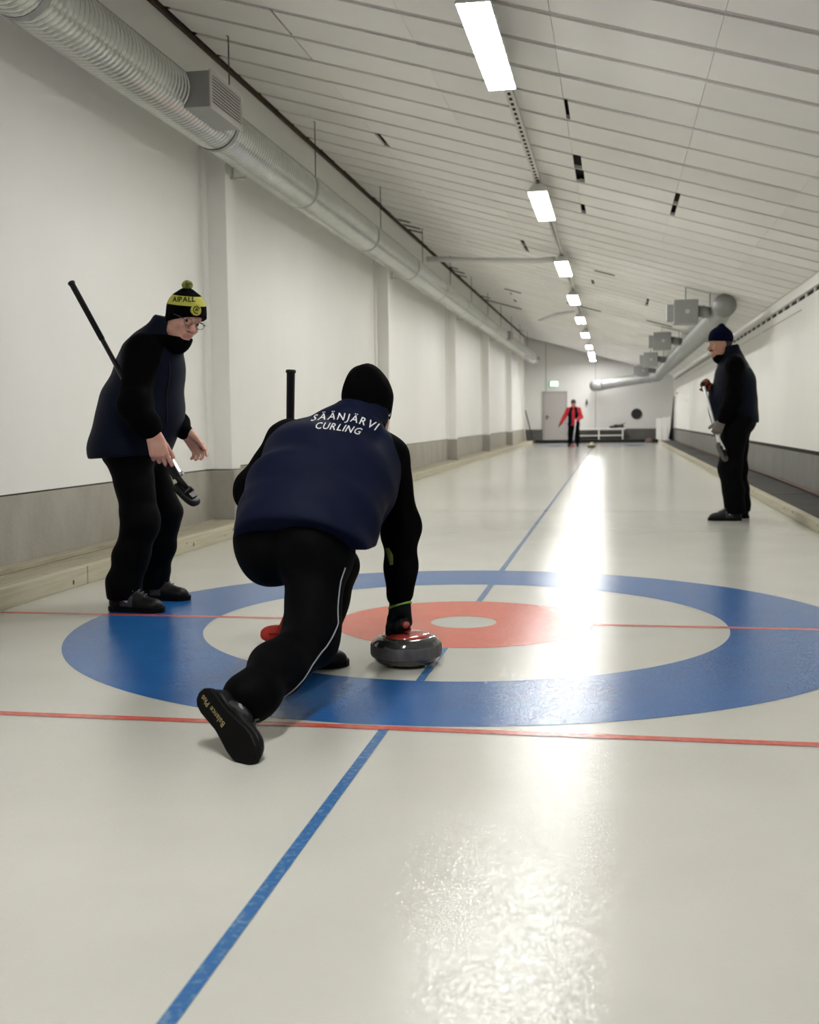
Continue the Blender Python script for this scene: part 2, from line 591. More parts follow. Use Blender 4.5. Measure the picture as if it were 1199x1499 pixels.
def hand_prims(w, d, palm, thumb, curl=(0.5, 0.6, 0.65, 0.7), s=1.0, spread=0.08, thumb_curl=0.3, tdir=None, lift=None):
    """w wrist, d direction to the knuckles, palm = way the palm faces, thumb = the side the thumb is on"""
    d, palm, thumb = nrm(d), nrm(palm), np.array(thumb, float)
    thumb = nrm(thumb - d * (thumb @ d))
    palm = nrm(palm - d * (palm @ d) - thumb * (palm @ thumb))
    w = np.array(w, float)
    out = []
    offs = (0.030, 0.010, -0.010, -0.029)
    lens = (0.080, 0.088, 0.080, 0.064)
    fwd = (0.090, 0.094, 0.089, 0.080)
    for i in range(4):
        kn = w + d * fwd[i] * s + thumb * offs[i] * s
        out.append(K(w + thumb * offs[i] * 0.6 * s, kn, 0.017 * s, 0.0125 * s, 0.014))
        dirv = nrm(d + thumb * spread * (1.5 - i))
        ax = np.cross(dirv, palm)
        p = kn
        c = curl[i] if not isinstance(curl[i], (tuple, list)) else None
        for j, fr in enumerate((0.45, 0.31, 0.24)):
            a = c * (1.0, 1.15, 0.8)[j] if c is not None else curl[i][j]
            dirv = rot_about(dirv, ax, a)
            q = p + dirv * lens[i] * fr * s
            out.append(K(p, q, (0.0098, 0.0090, 0.0082)[j] * s, (0.0092, 0.0083, 0.0072)[j] * s, 0.004))
            p = q
    b = w + d * 0.022 * s + thumb * 0.022 * s + palm * 0.006 * s
    td = nrm(tdir) if tdir is not None else nrm(d * 0.75 + thumb * 0.65 + palm * 0.25)
    m1 = b + td * 0.042 * s
    td2 = nrm(td + d * thumb_curl + palm * thumb_curl * 0.4)
    m2 = m1 + td2 * 0.034 * s
    td3 = nrm(td2 + d * thumb_curl * 0.8 + palm * thumb_curl * 0.4)
    m3 = m2 + td3 * 0.026 * s
    out += [K(b, m1, 0.0165 * s, 0.0125 * s, 0.012), K(m1, m2, 0.0115 * s, 0.0105 * s, 0.005), K(m2, m3, 0.0105 * s, 0.008 * s, 0.004)]
    return out


def head_prims(c, F, s=1.0):
    """c centre of the skull, F rows right / forward / up"""
    c = np.array(c, float)

    def L(r, f, u):
        return c + s * (F[0] * r + F[1] * f + F[2] * u)
    P = [EL(L(0, -0.008, 0.030), np.array((0.077, 0.098, 0.090)) * s, F, 0.02),
         EL(L(0, 0.030, -0.038), np.array((0.060, 0.066, 0.075)) * s, F, 0.03),
         EL(L(0, 0.070, -0.098), np.array((0.027, 0.024, 0.022)) * s, F, 0.025),
         K(L(-0.048, 0.022, -0.075), L(-0.015, 0.066, -0.096), 0.018 * s, 0.016 * s, 0.02),
         K(L(0.048, 0.022, -0.075), L(0.015, 0.066, -0.096), 0.018 * s, 0.016 * s, 0.02),
         K(L(-0.036, 0.076, 0.028), L(0.036, 0.076, 0.028), 0.012 * s, None, 0.014),
         EL(L(-0.040, 0.066, -0.028), np.array((0.020, 0.018, 0.017)) * s, F, 0.015),
         EL(L(0.040, 0.066, -0.028), np.array((0.020, 0.018, 0.017)) * s, F, 0.015),
         EL(L(-0.032, 0.096, 0.006), np.array((0.017, 0.014, 0.0115)) * s, F, 0.008, -1),
         EL(L(0.032, 0.096, 0.006), np.array((0.017, 0.014, 0.0115)) * s, F, 0.008, -1),
         K(L(0, 0.090, 0.012), L(0, 0.117, -0.030), 0.0085 * s, 0.0135 * s, 0.010),
         EL(L(-0.013, 0.103, -0.034), np.array((0.0085, 0.010, 0.0075)) * s, F, 0.005),
         EL(L(0.013, 0.103, -0.034), np.array((0.0085, 0.010, 0.0075)) * s, F, 0.005),
         K(L(-0.020, 0.088, -0.0595), L(0.020, 0.088, -0.0595), 0.0075 * s, None, 0.006),
         K(L(-0.017, 0.087, -0.0735), L(0.017, 0.087, -0.0735), 0.0080 * s, None, 0.006),
         K(L(-0.022, 0.099, -0.0667), L(0.022, 0.099, -0.0667), 0.0030 * s, None, 0.003, None, None, -1),
         EL(L(-0.079, -0.004, -0.008), np.array((0.010, 0.020, 0.033)) * s, F, 0.006),
         EL(L(0.079, -0.004, -0.008), np.array((0.010, 0.020, 0.033)) * s, F, 0.006)]
    return P, L


def kid(mb, name, mats, parent, org, smooth=True, label=None):
    """a part whose shapes are given in the world, under a thing standing at org"""
    mb.v = [tuple(np.array(p) - np.array(org)) for p in mb.v]
    return mb.build(name, mats, parent, smooth, label=label)


def eyes(parent, L, F, org, s=1.0):
    for sg in (-1, 1):
        c = L(sg * 0.032, 0.0775, 0.005)
        e = MB()
        n, mm = 14, 9
        for i in range(mm + 1):
            th = math.pi * i / mm
            for k in range(n):
                a = 2 * math.pi * k / n
                e.v.append(tuple(c + (F[1] * math.cos(th) + (F[0] * math.cos(a) + F[2] * math.sin(a)) * math.sin(th)) * 0.0125 * s))
        for i in range(mm):
            for k in range(n):
                e.f.append((i * n + k, i * n + (k + 1) % n, (i + 1) * n + (k + 1) % n, (i + 1) * n + k))
                e.m.append(1 if i < 2 else 0)
        kid(e, 'eye', [EYEW, IRIS], parent, org)


def shoe(parent, org, heel, f, u, length=0.305, lace=True, logo=None, lift=0.0):
    """a curling shoe: heel = point under the back of the sole, f towards the toe, u out of the foot's top"""
    F = frame(f, u)
    heel = np.array(heel, float)
    q = length / 0.305

    def L(r, ff, uu):
        return heel + F[0] * r * q + F[1] * ff * q + F[2] * uu * q
    pr = [K(L(0, 0.052, 0.050), L(0, 0.052, 0.085), 0.040 * q, 0.041 * q, 0.03),
          K(L(0, 0.055, 0.040), L(0, 0.150, 0.046), 0.041 * q, 0.042 * q, 0.03),
          K(L(0, 0.150, 0.044), L(0.004, 0.240, 0.030), 0.044 * q, 0.036 * q, 0.03, F, (1.15, 1, 0.95)),
          EL(L(0.004, 0.232, 0.030), np.array((0.046, 0.062, 0.034)) * q, F, 0.03),
          K(L(0, 0.062, 0.095), L(0, 0.105, 0.098), 0.041 * q, 0.038 * q, 0.03), K(L(0, 0.105, 0.090), L(0, 0.175, 0.060), 0.038 * q, 0.028 * q, 0.03)]
    P, Q = sdf_mesh(pr, 0.006, cuts=[(-F[2], L(0, 0, 0.020))], smooth=2)

    def pick(c):
        d = (c - heel) @ F.T / q
        return ((d[:, 1] > 0.085) & (d[:, 1] < 0.155) & (d[:, 2] < 0.085) & (d[:, 2] > 0.03)).astype(int)
    sh = np_mesh('shoe', P, Q, [SHOE, SHOE_G], parent, org, matfn=pick)
    # sole: outline of a foot, 26 mm thick
    prof = [(0.0, 0.0), (0.020, 0.006), (0.034, 0.022), (0.038, 0.05), (0.036, 0.09), (0.037, 0.13), (0.043, 0.17), (0.050, 0.21),
            (0.050, 0.245), (0.040, 0.28), (0.022, 0.300), (0.004, 0.306)]
    left = [(-x * (0.98 if y < 0.1 else 0.90), y) for (x, y) in prof[1:-1]][::-1]
    if True:
        out = prof + left
    m = MB()
    n = len(out)
    rings = []
    for (z, g) in ((0.0, 0.93), (0.004, 1.0), (0.024, 1.0), (0.028, 0.96)):
        rings.append([L(x * g, 0.15 + (y - 0.15) * (g * 0.3 + 0.7), z) for (x, y) in out])
    v = [p for r in rings for p in r]
    fcs = [(i * n + k, i * n + (k + 1) % n, (i + 1) * n + (k + 1) % n, (i + 1) * n + k) for i in range(3) for k in range(n)]
    fcs += [tuple(range(n - 1, -1, -1)), tuple(3 * n + k for k in range(n))]
    m.add(v, fcs)
    so = kid(m, 'sole', SOLE, sh, org, False)
    if lace:
        D = (P - heel) @ F.T / q

        def surf(rr, ff, lift=.0015):
            k_ = (abs(D[:, 0] - rr) < .007) & (abs(D[:, 1] - ff) < .008)
            return L(rr, ff, (D[k_, 2].max() if k_.any() else .06) + lift)
        t = MB()
        for i in range(5):
            ff = 0.125 + 0.018 * i
            w_ = .024 + .001 * i
            t.tube([surf(-w_, ff), surf(-w_ * .5, ff + .003), surf(0, ff + .005), surf(w_ * .5, ff + .007), surf(w_, ff + .010)], 0.0032, 6)
        t.tube([surf(0, .125), surf(.012, .12, .016), surf(.028, .135, .014), surf(.034, .15)], 0.0028, 6)
        t.tube([surf(0, .125), surf(-.012, .12, .016), surf(-.028, .14, .012), surf(-.032, .155)], 0.0028, 6)
        kid(t, 'lace', LACE, sh, org)
    if logo:
        for sg in (-1, 1):
            a, b = L(sg * 0.0475, 0.10, 0.066), L(sg * 0.0475, 0.15, 0.046)
            t = MB()
            t.obox((a + b) / 2, nrm(b - a), nrm(np.cross(F[0], nrm(b - a))), F[0], np.linalg.norm(b - a) / 2, 0.0045 * q, 0.002)
            kid(t, 'side_print', LOGO_G, sh, org, False)
    return sh, so, L, F


def text_on(target, strings, mat_, name, parent, origin, O, xd, yd, size, arc=0.0, off=0.002, depth=0.25, spacing=1.0, shear=0.0, bold=0.0):
    """lettering laid on the surface of an object: each glyph is placed on a (curved) line in the plane O,xd,yd and dropped along the normal"""
    me = target.data
    org = np.array(origin, float)
    vs = np.empty(len(me.vertices) * 3)
    me.vertices.foreach_get('co', vs)
    vs = vs.reshape(-1, 3) + org
    bvh = BVHTree.FromPolygons([tuple(v) for v in vs], [tuple(p.vertices) for p in me.polygons])
    xd, yd = nrm(xd), np.array(yd, float)
    yd = nrm(yd - xd * (yd @ xd))
    nd = np.cross(xd, yd)
    O = np.array(O, float)
    out = MB()
    for (txt, row) in strings:
        glyphs = []
        pen = 0.0
        for ch in txt:
            cu = bpy.data.curves.new('glyph', 'FONT')
            cu.body = ch
            cu.size = size
            cu.resolution_u = 2
            cu.shear = shear
            cu.offset = bold * size
            ob = bpy.data.objects.new('glyph', cu)
            COL.objects.link(ob)
            bpy.context.view_layer.update()
            m = ob.evaluated_get(bpy.context.evaluated_depsgraph_get()).to_mesh()
            V = [tuple(v.co) for v in m.vertices]
            Fs = [tuple(p.vertices) for p in m.polygons]
            bpy.data.objects.remove(ob)
            bpy.data.curves.remove(cu)
            if V:
                w = max(v[0] for v in V) - min(v[0] for v in V)
                x0 = min(v[0] for v in V)
            else:
                w, x0 = size * 0.3, 0
            glyphs.append((V, Fs, pen, w, x0))
            pen += w + size * 0.14 * spacing
        tot = pen - size * 0.14 * spacing
        for (V, Fs, px, w, x0) in glyphs:
            if not V:
                continue
            cx = px + w / 2 - tot / 2
            if arc:
                a = cx / arc
                gx, gy = arc * math.sin(a), -arc * (1 - math.cos(a))
            else:
                a, gx, gy = 0, cx, 0
            bm = bmesh.new()
            bv = [bm.verts.new((v[0] - x0 - w / 2, v[1], 0)) for v in V]
            for q in Fs:
                try:
                    bm.faces.new([bv[i] for i in q])
                except ValueError:
                    pass
            bmesh.ops.triangulate(bm, faces=bm.faces[:])
            lim = size * 0.3
            for _ in range(2):
                ed = [e for e in bm.edges if e.calc_length() > lim]
                if ed:
                    bmesh.ops.subdivide_edges(bm, edges=ed, cuts=1)
                    bmesh.ops.triangulate(bm, faces=bm.faces[:])
            bm.verts.index_update()
            pts, ok = [], True
            for v in bm.verts:
                x = gx + v.co.x * math.cos(a) + v.co.y * math.sin(a)
                y = gy - v.co.x * math.sin(a) + v.co.y * math.cos(a) + row
                q = O + xd * x + yd * y
                hit = bvh.ray_cast(Vector(q + nd * depth), Vector(-nd), depth * 2)
                if hit[0] is None:
                    hit = bvh.find_nearest(Vector(q))
                nn = hit[1]
                if nn.dot(Vector(nd)) < 0:
                    nn = -nn
                pts.append(tuple(hit[0] + nn * off))
            if ok:
                out.add(pts, [tuple(v.index for v in fc.verts) for fc in bm.faces])
            bm.free()
    out.v = [tuple(np.array(p) - org) for p in out.v]
    return out.build(name, mat_, parent)

# ================================================================== the setting
XL, XR, Y0, Y1 = -2.85, 3.0, -9.0, 40.2
ZL, SL = 4.28, 0.287           # ceiling height at the left wall, fall per metre to the right


def zc(x):
    return ZL - SL * (x - XL)


# ---- ice sheet with its painted markings
m = MB()
m.quad(XL, XR, Y0, Y1, 0.0)
floor = m.build('floor', WHITE_ICE, kind='structure', label='pebbled cream-white sheet of ice')
floor['label'] = 'pebbled cream-white curling ice running down the hall'
for ty, near in ((0.0, True), (34.75, False)):
    m = MB(); m.ring(1.22, 1.829, 0.0008, (0, ty)); m.build('blue_ring', BLUE_ICE, floor, label='broad blue outer ring of the house')
    m = MB(); m.ring(0.156, 0.61, 0.0008, (0, ty)); m.build('red_ring', RED_ICE, floor, label='red inner ring around the white button')
    sg = 1 if near else -1
    m = MB()
    m.quad(-2.40, -0.61, ty - .022, ty + .022, 0.0012); m.quad(0.61, 2.33, ty - .022, ty + .022, 0.0012)
    m.build('tee_line', LINE_RED, floor, label='thin red tee line')
    yb = ty - sg * 1.862
    m = MB(); m.quad(-2.40, 2.33, yb - .022, yb + .022, 0.0016); m.build('back_line', LINE_RED, floor, label='red back line')
m = MB()
w = 0.016
for a, b in ((-5.6, -1.845), (-1.225, -0.61), (0.61, 1.22), (1.829, 32.92), (33.53, 34.14), (35.36, 35.97), (36.58, 38.3)):
    m.quad(-w, w, a, b, 0.0012)
m.build('centre_line', LINE_BLUE, floor, label='streaky blue centre line')
for yh in (6.5, 28.3):
    m = MB(); m.quad(-2.40, 2.33, yh - .05, yh + .05, 0.0012); m.build('hog_line', LINE_FAINT, floor, label='faint pinkish hog line')

# ---- left wall: white panels over a concrete plinth, pillars
m = MB(); m.box(XL - 0.2, XL - 0.012, Y0, Y1, 0.545, 4.9)
wl = m.build('wall_left', WALL, kind='structure', label='long white panelled left wall with pillars')
m = MB(); m.box(XL - 0.2, XL, Y0, Y1, -0.05, 0.535); m.build('plinth', CONCRETE, wl, label='raw concrete wall base')
m = MB(); m.box(XL - 0.2, XL - 0.03, Y0, Y1, 0.534, 0.546); m.build('shadow_gap', VOID, wl, label='dark gap over the wall base')
PY = [-2.65, 4.34, 11.55, 18.85, 25.4, 32.25]
for y in PY:
    m = MB()
    m.box(XL - .02, -2.66, y + .01, y + 0.24, 0.54, 3.36)
    m.box(XL - .02, XL + .02, y - 0.10, y + .012, 0.545, 3.36)
    pl = m.build('pillar', WALL, wl, bevel=0.006)
    m = MB(); m.box(XL - .02, -2.635, y - 0.01, y + 0.27, 0.0, 0.532); m.build('pillar_base', CONCRETE, pl, bevel=0.008, label='concrete pillar foot')
m = MB()
m.box(XL - .02, XL + .022, Y0, Y1, 4.215, 4.33)
tr = m.build('trim_1', BROWN, kind='structure', label='dark brown beam where left wall meets ceiling')
m = MB()
for _ in range(60):
    y = rng.uniform(2.5, 40); l = rng.uniform(.15, .7)
    m.box(XL + .03, XL + .03 + rng.uniform(.02, .06), y, y + l, 4.235, 4.26)
m.build('splinter', VOID, tr)['kind'] = 'stuff'

# ---- right wall
m = MB(); m.box(XR, XR + .2, Y0, Y1, 0.55, 2.40)
wr = m.build('wall_right', WALL, kind='structure', label='long smooth white right wall')
m = MB(); m.box(XR - .01, XR + .2, Y0, Y1, -0.05, 0.50); m.build('plinth', CONCRETE_D, wr, label='dark grey concrete wall base')
m = MB(); m.box(XR + .015, XR + .2, Y0, Y1, 0.50, 0.551); m.build('shadow_gap', VOID, wr, label='dark gap over the wall base')
m = MB(); m.box(XR + .02, XR + .2, Y0, Y1, 2.39, 2.47); m.build('ventilation_gap', VOID, wr, label='dark dashed slot along the wall top')
m = MB(); m.box(XR - .03, XR + .2, Y0, Y1, 2.455, 2.75); m.build('fascia', WALL, wr, label='white strip under the ceiling')
m = MB()
for y in np.arange(Y0 + .3, Y1, 0.62):
    m.box(XR - .002, XR + .03, y, y + .06, 2.39, 2.46)
m.build('spacer', WALL, wr)['kind'] = 'stuff'
m = MB(); m.box(XR - .008, XR + .01, 9.6, 13.4, 2.275, 2.285); m.box(XR - .006, XR + .01, 13.6, 39, 2.275, 2.28)
m.build('sheet_seam', mat('seam_grey', (0.42, 0.41, 0.38), .6), wr)
m = MB(); m.tube([(XR - .03, 37.6, 1.83), (XR + .02, 37.6, 1.86)], .035, 10); m.build('hook', STEEL, wr, True)

# ---- far wall with door
m = MB(); m.box(XL - .2, XR + .2, Y1, Y1 + .2, -0.05, 5.2)
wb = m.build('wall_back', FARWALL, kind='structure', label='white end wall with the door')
m = MB(); m.box(XL, -2.15, Y1 - .03, Y1, 0, 0.53); m.box(-1.13, XR, Y1 - .03, Y1, 0, 0.53); m.build('plinth', PLINTH_FAR, wb, label='dark grey painted wall base')
m = MB(); m.box(-2.02, -1.99, Y1 - .005, Y1 + .005, 2.0, 4.0); m.box(-.05, -.03, Y1 - .006, Y1 + .005, .55, 3.5); m.build('joint_strip', FRAME, wb)
m = MB(); m.box(XL - .2, XR + .2, Y0 - .2, Y0, -0.05, 5.2); m.build('wall_front', WALL, kind='structure', label='white end wall behind the photographer')
m = MB(); m.box(-2.06, -1.22, Y1 - .05, Y1 - .01, 0.05, 1.98)
dr = m.build('door_1', DOORM, kind='structure', bevel=.004, label='plain grey door in the end wall')
m = MB(); m.box(-2.12, -2.06, Y1 - .07, Y1, 0, 2.04); m.box(-1.22, -1.16, Y1 - .07, Y1, 0, 2.04); m.box(-2.12, -1.16, Y1 - .07, Y1, 1.98, 2.04)
m.build('door_frame', FRAME, dr)
m = MB(); m.tube([(-1.97, Y1 - .05, 1.03), (-1.97, Y1 - .11, 1.03), (-1.86, Y1 - .11, 1.03)], .018, 8); m.box(-2.0, -1.94, Y1 - .06, Y1 - .045, .93, 1.1)
m.build('handle', STEEL, dr, label='dark lever handle')

# ---- ceiling: dark void, white battens across, board by board
m = MB()
e = 0.06
m.hexa([(XL - .2, Y0, zc(XL - .2) + e), (XR + .2, Y0, zc(XR + .2) + e), (XR + .2, Y1, zc(XR + .2) + e), (XL - .2, Y1, zc(XL - .2) + e),
        (XL - .2, Y0, zc(XL - .2) + .2), (XR + .2, Y0, zc(XR + .2) + .2), (XR + .2, Y1, zc(XR + .2) + .2), (XL - .2, Y1, zc(XL - .2) + .2)])
ceil = m.build('ceiling', VOID, kind='structure', label='sloping white boarded ceiling')
PITCH_B, GAP = 0.60, 0.03
JX = [XL + .045, -1.77, -0.70, 0.32, 1.265, 2.20, 2.955]
slope_dir = Vector((1, 0, -SL)).normalized()
up_dir = Vector((SL, 0, 1)).normalized()


def slab(mb, x0, x1, y0, y1, t0, t1, bev=0.0):
    """box lying under the slope; t measured below the ceiling plane; bev chamfers the lower near edge"""
    mb.hexa([(x0, y0 + bev, zc(x0) - t1), (x1, y0 + bev, zc(x1) - t1), (x1, y1, zc(x1) - t1), (x0, y1, zc(x0) - t1),
             (x0, y0, zc(x0) - t0), (x1, y0, zc(x1) - t0), (x1, y1, zc(x1) - t0), (x0, y1, zc(x0) - t0)])


dark_gaps = {(5.25, 3): .075, (5.85, 3): .085, (7.65, 3): .05, (5.85, 4): .05, (6.45, 4): .05, (6.45, 1): .07, (2.85, 1): .02, (3.45, 1): .015,
             (3.45, 3): .03, (11.85, 2): .06, (21.45, 1): .07, (15.45, 4): .05, (16.05, 4): .05, (12.45, 2): .06}
rows = np.arange(-8.55, 40.0, PITCH_B)
rest = MB()
count = 0
for yr in rows:
    ya, yb = yr + .024, yr + PITCH_B - .050
    for j in range(6):
        a, b = JX[j], JX[j + 1]
        jit = rng.normal(0, .012, 2)
        g0 = g1 = 0.0015
        for (gy, gj), gw in dark_gaps.items():
            if abs(yr - gy) < .05 and gj == j:
                g0 = gw
        if j > 0:
            a += g0
        if j < 5:
            b -= g1
        dz = abs(rng.normal(0, .0022))
        if j == 0:
            a += max(0, rng.normal(0, .012))
        dy = rng.normal(0, .003)
        if -0.6 < yr < 29.3 and count < 300:
            mb = MB()
            slab(mb, a, b, ya + dy, min(yb + dy, Y1), -0.005 + dz, 0.030 + dz, .004)
            mb.build('board', BOARD, ceil)
            count += 1
        else:
            slab(rest, a, b, ya + dy, min(yb + dy, Y1), -0.005 + dz, 0.030 + dz, .004)
rest.build('boarding', BOARD, ceil)['kind'] = 'stuff'
# battens seen in the joints; some are missing and leave dark slots
missing = {13.05: [(-2.8, -2.55)], 13.65: [(-2.8, -2.45)], 14.25: [(-2.8, -2.4)], 18.45: [(-2.8, -2.4)], 18.95: [(-.9, -.2)], 20.85: [(-2.1, -1.5)], 23.85: [(-2.8, -1.7)],
           12.45: [(.55, 1.0), (2.1, 2.5)], 18.8: [(1.4, 2.0)], 2.25: [(.3, .55)], 2.85: [(.3, .5)], 31: [(-2.8, -2.3)], 4.65: [(.1, .32)], 6.45: [(.15, .35)],
           16.05: [(2.4, 2.75)], 17.25: [(2.45, 2.7)], 19.05: [(2.3, 2.55)], 26.25: [(-1, 0.1)]}
count = 0
restb = MB()
for yr in rows:
    cuts = []
    for my, sp in missing.items():
        if abs(my - yr) < .31:
            cuts += sp
    x = JX[0]
    spans = []
    for (a, b) in sorted(cuts):
        spans.append((x, a)); x = b
    spans.append((x, JX[-1]))
    for a, b in spans:
        if b - a < .02:
            continue
        mb = MB() if (-0.6 < yr < 30) else restb
        slab(mb, a, b, yr - .020, yr + .019, -0.01, 0.022)
        if mb is not restb:
            mb.build('batten', BATTEN, ceil)
restb.build('battening', BATTEN, ceil)['kind'] = 'stuff'

# bare dark strips where a board edge has come away
for (x0, x1, y, w_) in ((-1.79, -1.41, 20.80, .20), (-2.78, -1.80, 25.75, .22), (-2.80, -2.55, 24.75, .20), (-2.77, -2.55, 19.55, .18), (-2.76, -2.60, 18.9, .16), (-2.77, -2.6, 20.3, .16),
                        (.38, .70, 13.23, .10), (-.35, .40, 20.25, .18), (1.37, 1.90, 19.50, .14), (2.59, 2.77, 20.85, .2), (2.72, 2.93, 17.9, .22),
                        (-2.78, -2.58, 13.05, .12), (-2.78, -2.50, 13.55, .16), (-2.78, -2.55, 14.05, .12), (-2.80, -2.56, 36.3, .2), (.30, .345, 14.9, .5), (-1.80, -1.74, 23.4, .4)):
    m = MB(); slab(m, x0, x1, y - w_ / 2, y + w_ / 2, .028, .040); m.build('bare_strip', BARE, ceil)

# ---- timber walkway and kerb on the left
kl = empty('timber_kerb', (-2.42, 4, 0))
tag(kl, 'long knotty timber kerb along the left edge of the ice', 'kerb')
ys = [-8.9, -4.6, 1.02, 6.2, 11.4, 16.6, 21.8, 27.0, 32.2, 38.4]
for a, b in zip(ys[:-1], ys[1:]):
    m = MB(); m.box(-2.475, -2.42, a + .006, b - .006, 0, 0.108)
    k_ = m.build('kerb_beam', WOOD_KERB, kl, bevel=.004, loc=(0, 0, 0)); k_.location = -Vector(kl.location)
    m = MB()
    for _ in range(int((b - a) / .45)):
        y, z = rng.uniform(a + .1, b - .1), rng.uniform(.03, .09)
        m.lathe([(0.001, 0), (rng.uniform(.006, .014), 0.0)], 9, (0, 0, 0))
        nn = 18
        for i in range(len(m.v) - nn, len(m.v)):
            vx, vy, _z = m.v[i]
            m.v[i] = (-2.4188, y + vx * 1.0, z + vy * 1.3)
    if m.v:
        m.build('knot', KNOT, k_)['kind'] = 'stuff'
wk = empty('plank_walkway', (-2.65, 4, 0))
tag(wk, 'weathered plank walkway between left wall and timber kerb', 'walkway')
for (x0, x1, z, off) in ((-2.553, -2.478, .100, 0), (-2.630, -2.559, .095, 1.7), (-2.738, -2.636, .092, .8), (-2.845, -2.744, .095, 2.6)):
    y = -8.9 + off - 3
    while y < 40:
        a, b = max(y, -8.9), min(y + 4.2, 40.1)
        runs = [(a, b)] if b > a else []
        if x0 < -2.632:             # let in round the pillar feet
            for py in PY:
                runs = [q for (s0, s1) in runs for q in ([(s0, s1)] if s1 <= py - .02 or s0 >= py + .28 else [(s0, py - .02), (py + .28, s1)]) if q[1] - q[0] > .05]
        for (s0, s1) in runs:
            m = MB(); m.box(x0, x1, s0 + .004, s1 - .004, z - .03, z)
            m.build('plank', WOOD, wk, bevel=.003).location = -Vector(wk.location)
        y += 4.2
for y in np.arange(-8.5, 40, 1.2):
    inner = -2.63 if any(py - .09 < y < py + .30 for py in PY) else -2.84
    m = MB(); m.box(inner, -2.48, y, y + .06, 0, .062)
    m.build('bearer', WOOD, wk).location = -Vector(wk.location)
m = MB(); m.box(-2.845, -2.765, -2.3, 3.0, .096, .128)
tag(m.build('ledge_board', WOOD, bevel=.004), 'loose grey board lying along foot of left wall', 'board')

# ---- kerb and rubber matting on the right
kr = empty('timber_kerb', (2.36, 4, 0))
tag(kr, 'pale worn timber kerb along the right edge of the ice', 'kerb')
ys = [-8.9, -3.7, 1.5, 6.7, 11.9, 17.1, 22.3, 27.5, 32.7, 38.4]
for a, b in zip(ys[:-1], ys[1:]):
    m = MB(); m.box(2.345, 2.425, a + .005, b - .005, 0, 0.085)
    k_ = m.build('kerb_beam', WOOD_KERB, kr, bevel=.006); k_.location = -Vector(kr.location)
    m = MB()
    for _ in range(int((b - a) / .8)):
        y, z = rng.uniform(a + .1, b - .1), rng.uniform(.02, .07)
        m.box(2.3435, 2.346, y, y + rng.uniform(.01, .03), z - .012, z + .012)
    m.build('knot', KNOT, k_)['kind'] = 'stuff'
mt = empty('rubber_walkway', (2.7, 4, 0))
tag(mt, 'dark rubber mats laid end to end along the right wall', 'mats')
y = -8.9
i = 0
while y < 40:
    l = 1.9
    m = MB(); m.box(2.43, 2.985, y + .006, min(y + l, 40.1) - .006, 0.0, 0.066 + .003 * (i % 2))
    m.build('mat', RUBBER, mt, bevel=.004).location = -Vector(mt.location)
    y += l; i += 1
m = MB()
m.tube([(2.93 + .015 * math.sin(y * .7), y, .092) for y in np.arange(-8, 38.5, .5)], .02, 8)
tag(m.build('hose', PIPE_RED, smooth=True), 'thin red-brown hose along foot of right wall', 'hose')

# ---- ceiling lights on a perforated rail
XLAMP, ZLAMP = -0.07, 3.25
lamp_y = [(-4.1, ''), (1.08, 'first and nearest'), (6.33, 'second nearest'), (11.5, 'third'), (16.1, 'fourth'), (20.72, 'fifth'), (25.5, 'sixth'),
          (30.8, 'seventh'), (34.7, 'eighth'), (36.6, 'ninth'), (38.1, 'tenth and farthest')]
for i, (y, nm) in enumerate(lamp_y):
    x, z = XLAMP - 0.002 * max(0, y - 12), ZLAMP
    if y > 36:
        z = ZLAMP - .03 * (y - 36)
    ln = 1.66 if y < 36 else 1.1
    lp = empty('ceiling_light', (x, y + ln / 2, z))
    if nm:
        tag(lp, 'lit white strip light on the ceiling, %s lamp of the row' % nm, 'ceiling light', 'strip lights down the hall')
    else:
        tag(lp, 'lit white strip light hanging behind the photographer', 'ceiling light', 'strip lights down the hall')
    m = MB()
    h2, w0, w1 = ln / 2, .098, .042
    m.box(-.099, -.0915, -h2, h2, -.014, .004); m.box(.0915, .099, -h2, h2, -.014, .004)
    m.box(-.099, .099, -h2 - .004, -h2 + .004, -.014, .004); m.box(-.099, .099, h2 - .004, h2 + .004, -.014, .004)
    m.hexa([(-w0, -h2, .002), (w0, -h2, .002), (w0, h2, .002), (-w0, h2, .002), (-w1, -h2 + .06, .085), (w1, -h2 + .06, .085), (w1, h2 - .06, .085), (-w1, h2 - .06, .085)])
    m.build('housing', LAMPBODY, lp, bevel=.004)
    m = MB(); m.box(-.090, .090, -h2 + .006, h2 - .006, -.0165, .0015); m.build('diffuser', DIFF, lp)
    for s_ in (-1, 1):
        hy = s_ * (ln / 2 - .22)
        m = MB(); m.tube([(0.0, hy, .08), (0.02, hy, .15), (0.02, hy, zc(x) - z - .004)], .005, 6); m.build('hanger', RAILM, lp)
m = MB(); m.box(-.03, .03, -16, 16, 0, .035)
m.box(-.034, .034, -16, 16, .032, .036)
rail = m.build('lighting_rail', RAILM); rail.location = (XLAMP + .0, 11.0, ZLAMP + .10)
tag(rail, 'perforated pale metal rail carrying the row of strip lights', 'rail')
m = MB()
for y in np.arange(-15.9, 10, .14):
    m.box(-.012, .012, y, y + .07, -.002, .001)
m.build('slot', VOID, rail)['kind'] = 'stuff'

# ---- two slim white poles below the ceiling
m = MB(); m.tube([(-2.36, 13.4, 3.62), (-1.2, 13.1, 3.52), (-.5, 12.2, 3.36), (-.2, 11.95, 3.34)], .045, 10)
tag(m.build('pipe', WHITEP, smooth=True), 'white pipe from the left duct to the third strip light', 'pipe')
m = MB(); m.tube([(-1.05, 21.6, 3.27), (-.6, 20.9, 3.33), (-.2, 20.6, 3.36)], [.03, .05, .03], 10)
tag(m.build('pipe', WHITEP, smooth=True), 'short white bar hanging askew beside the fifth strip light', 'pipe')

# ---- left ventilation duct


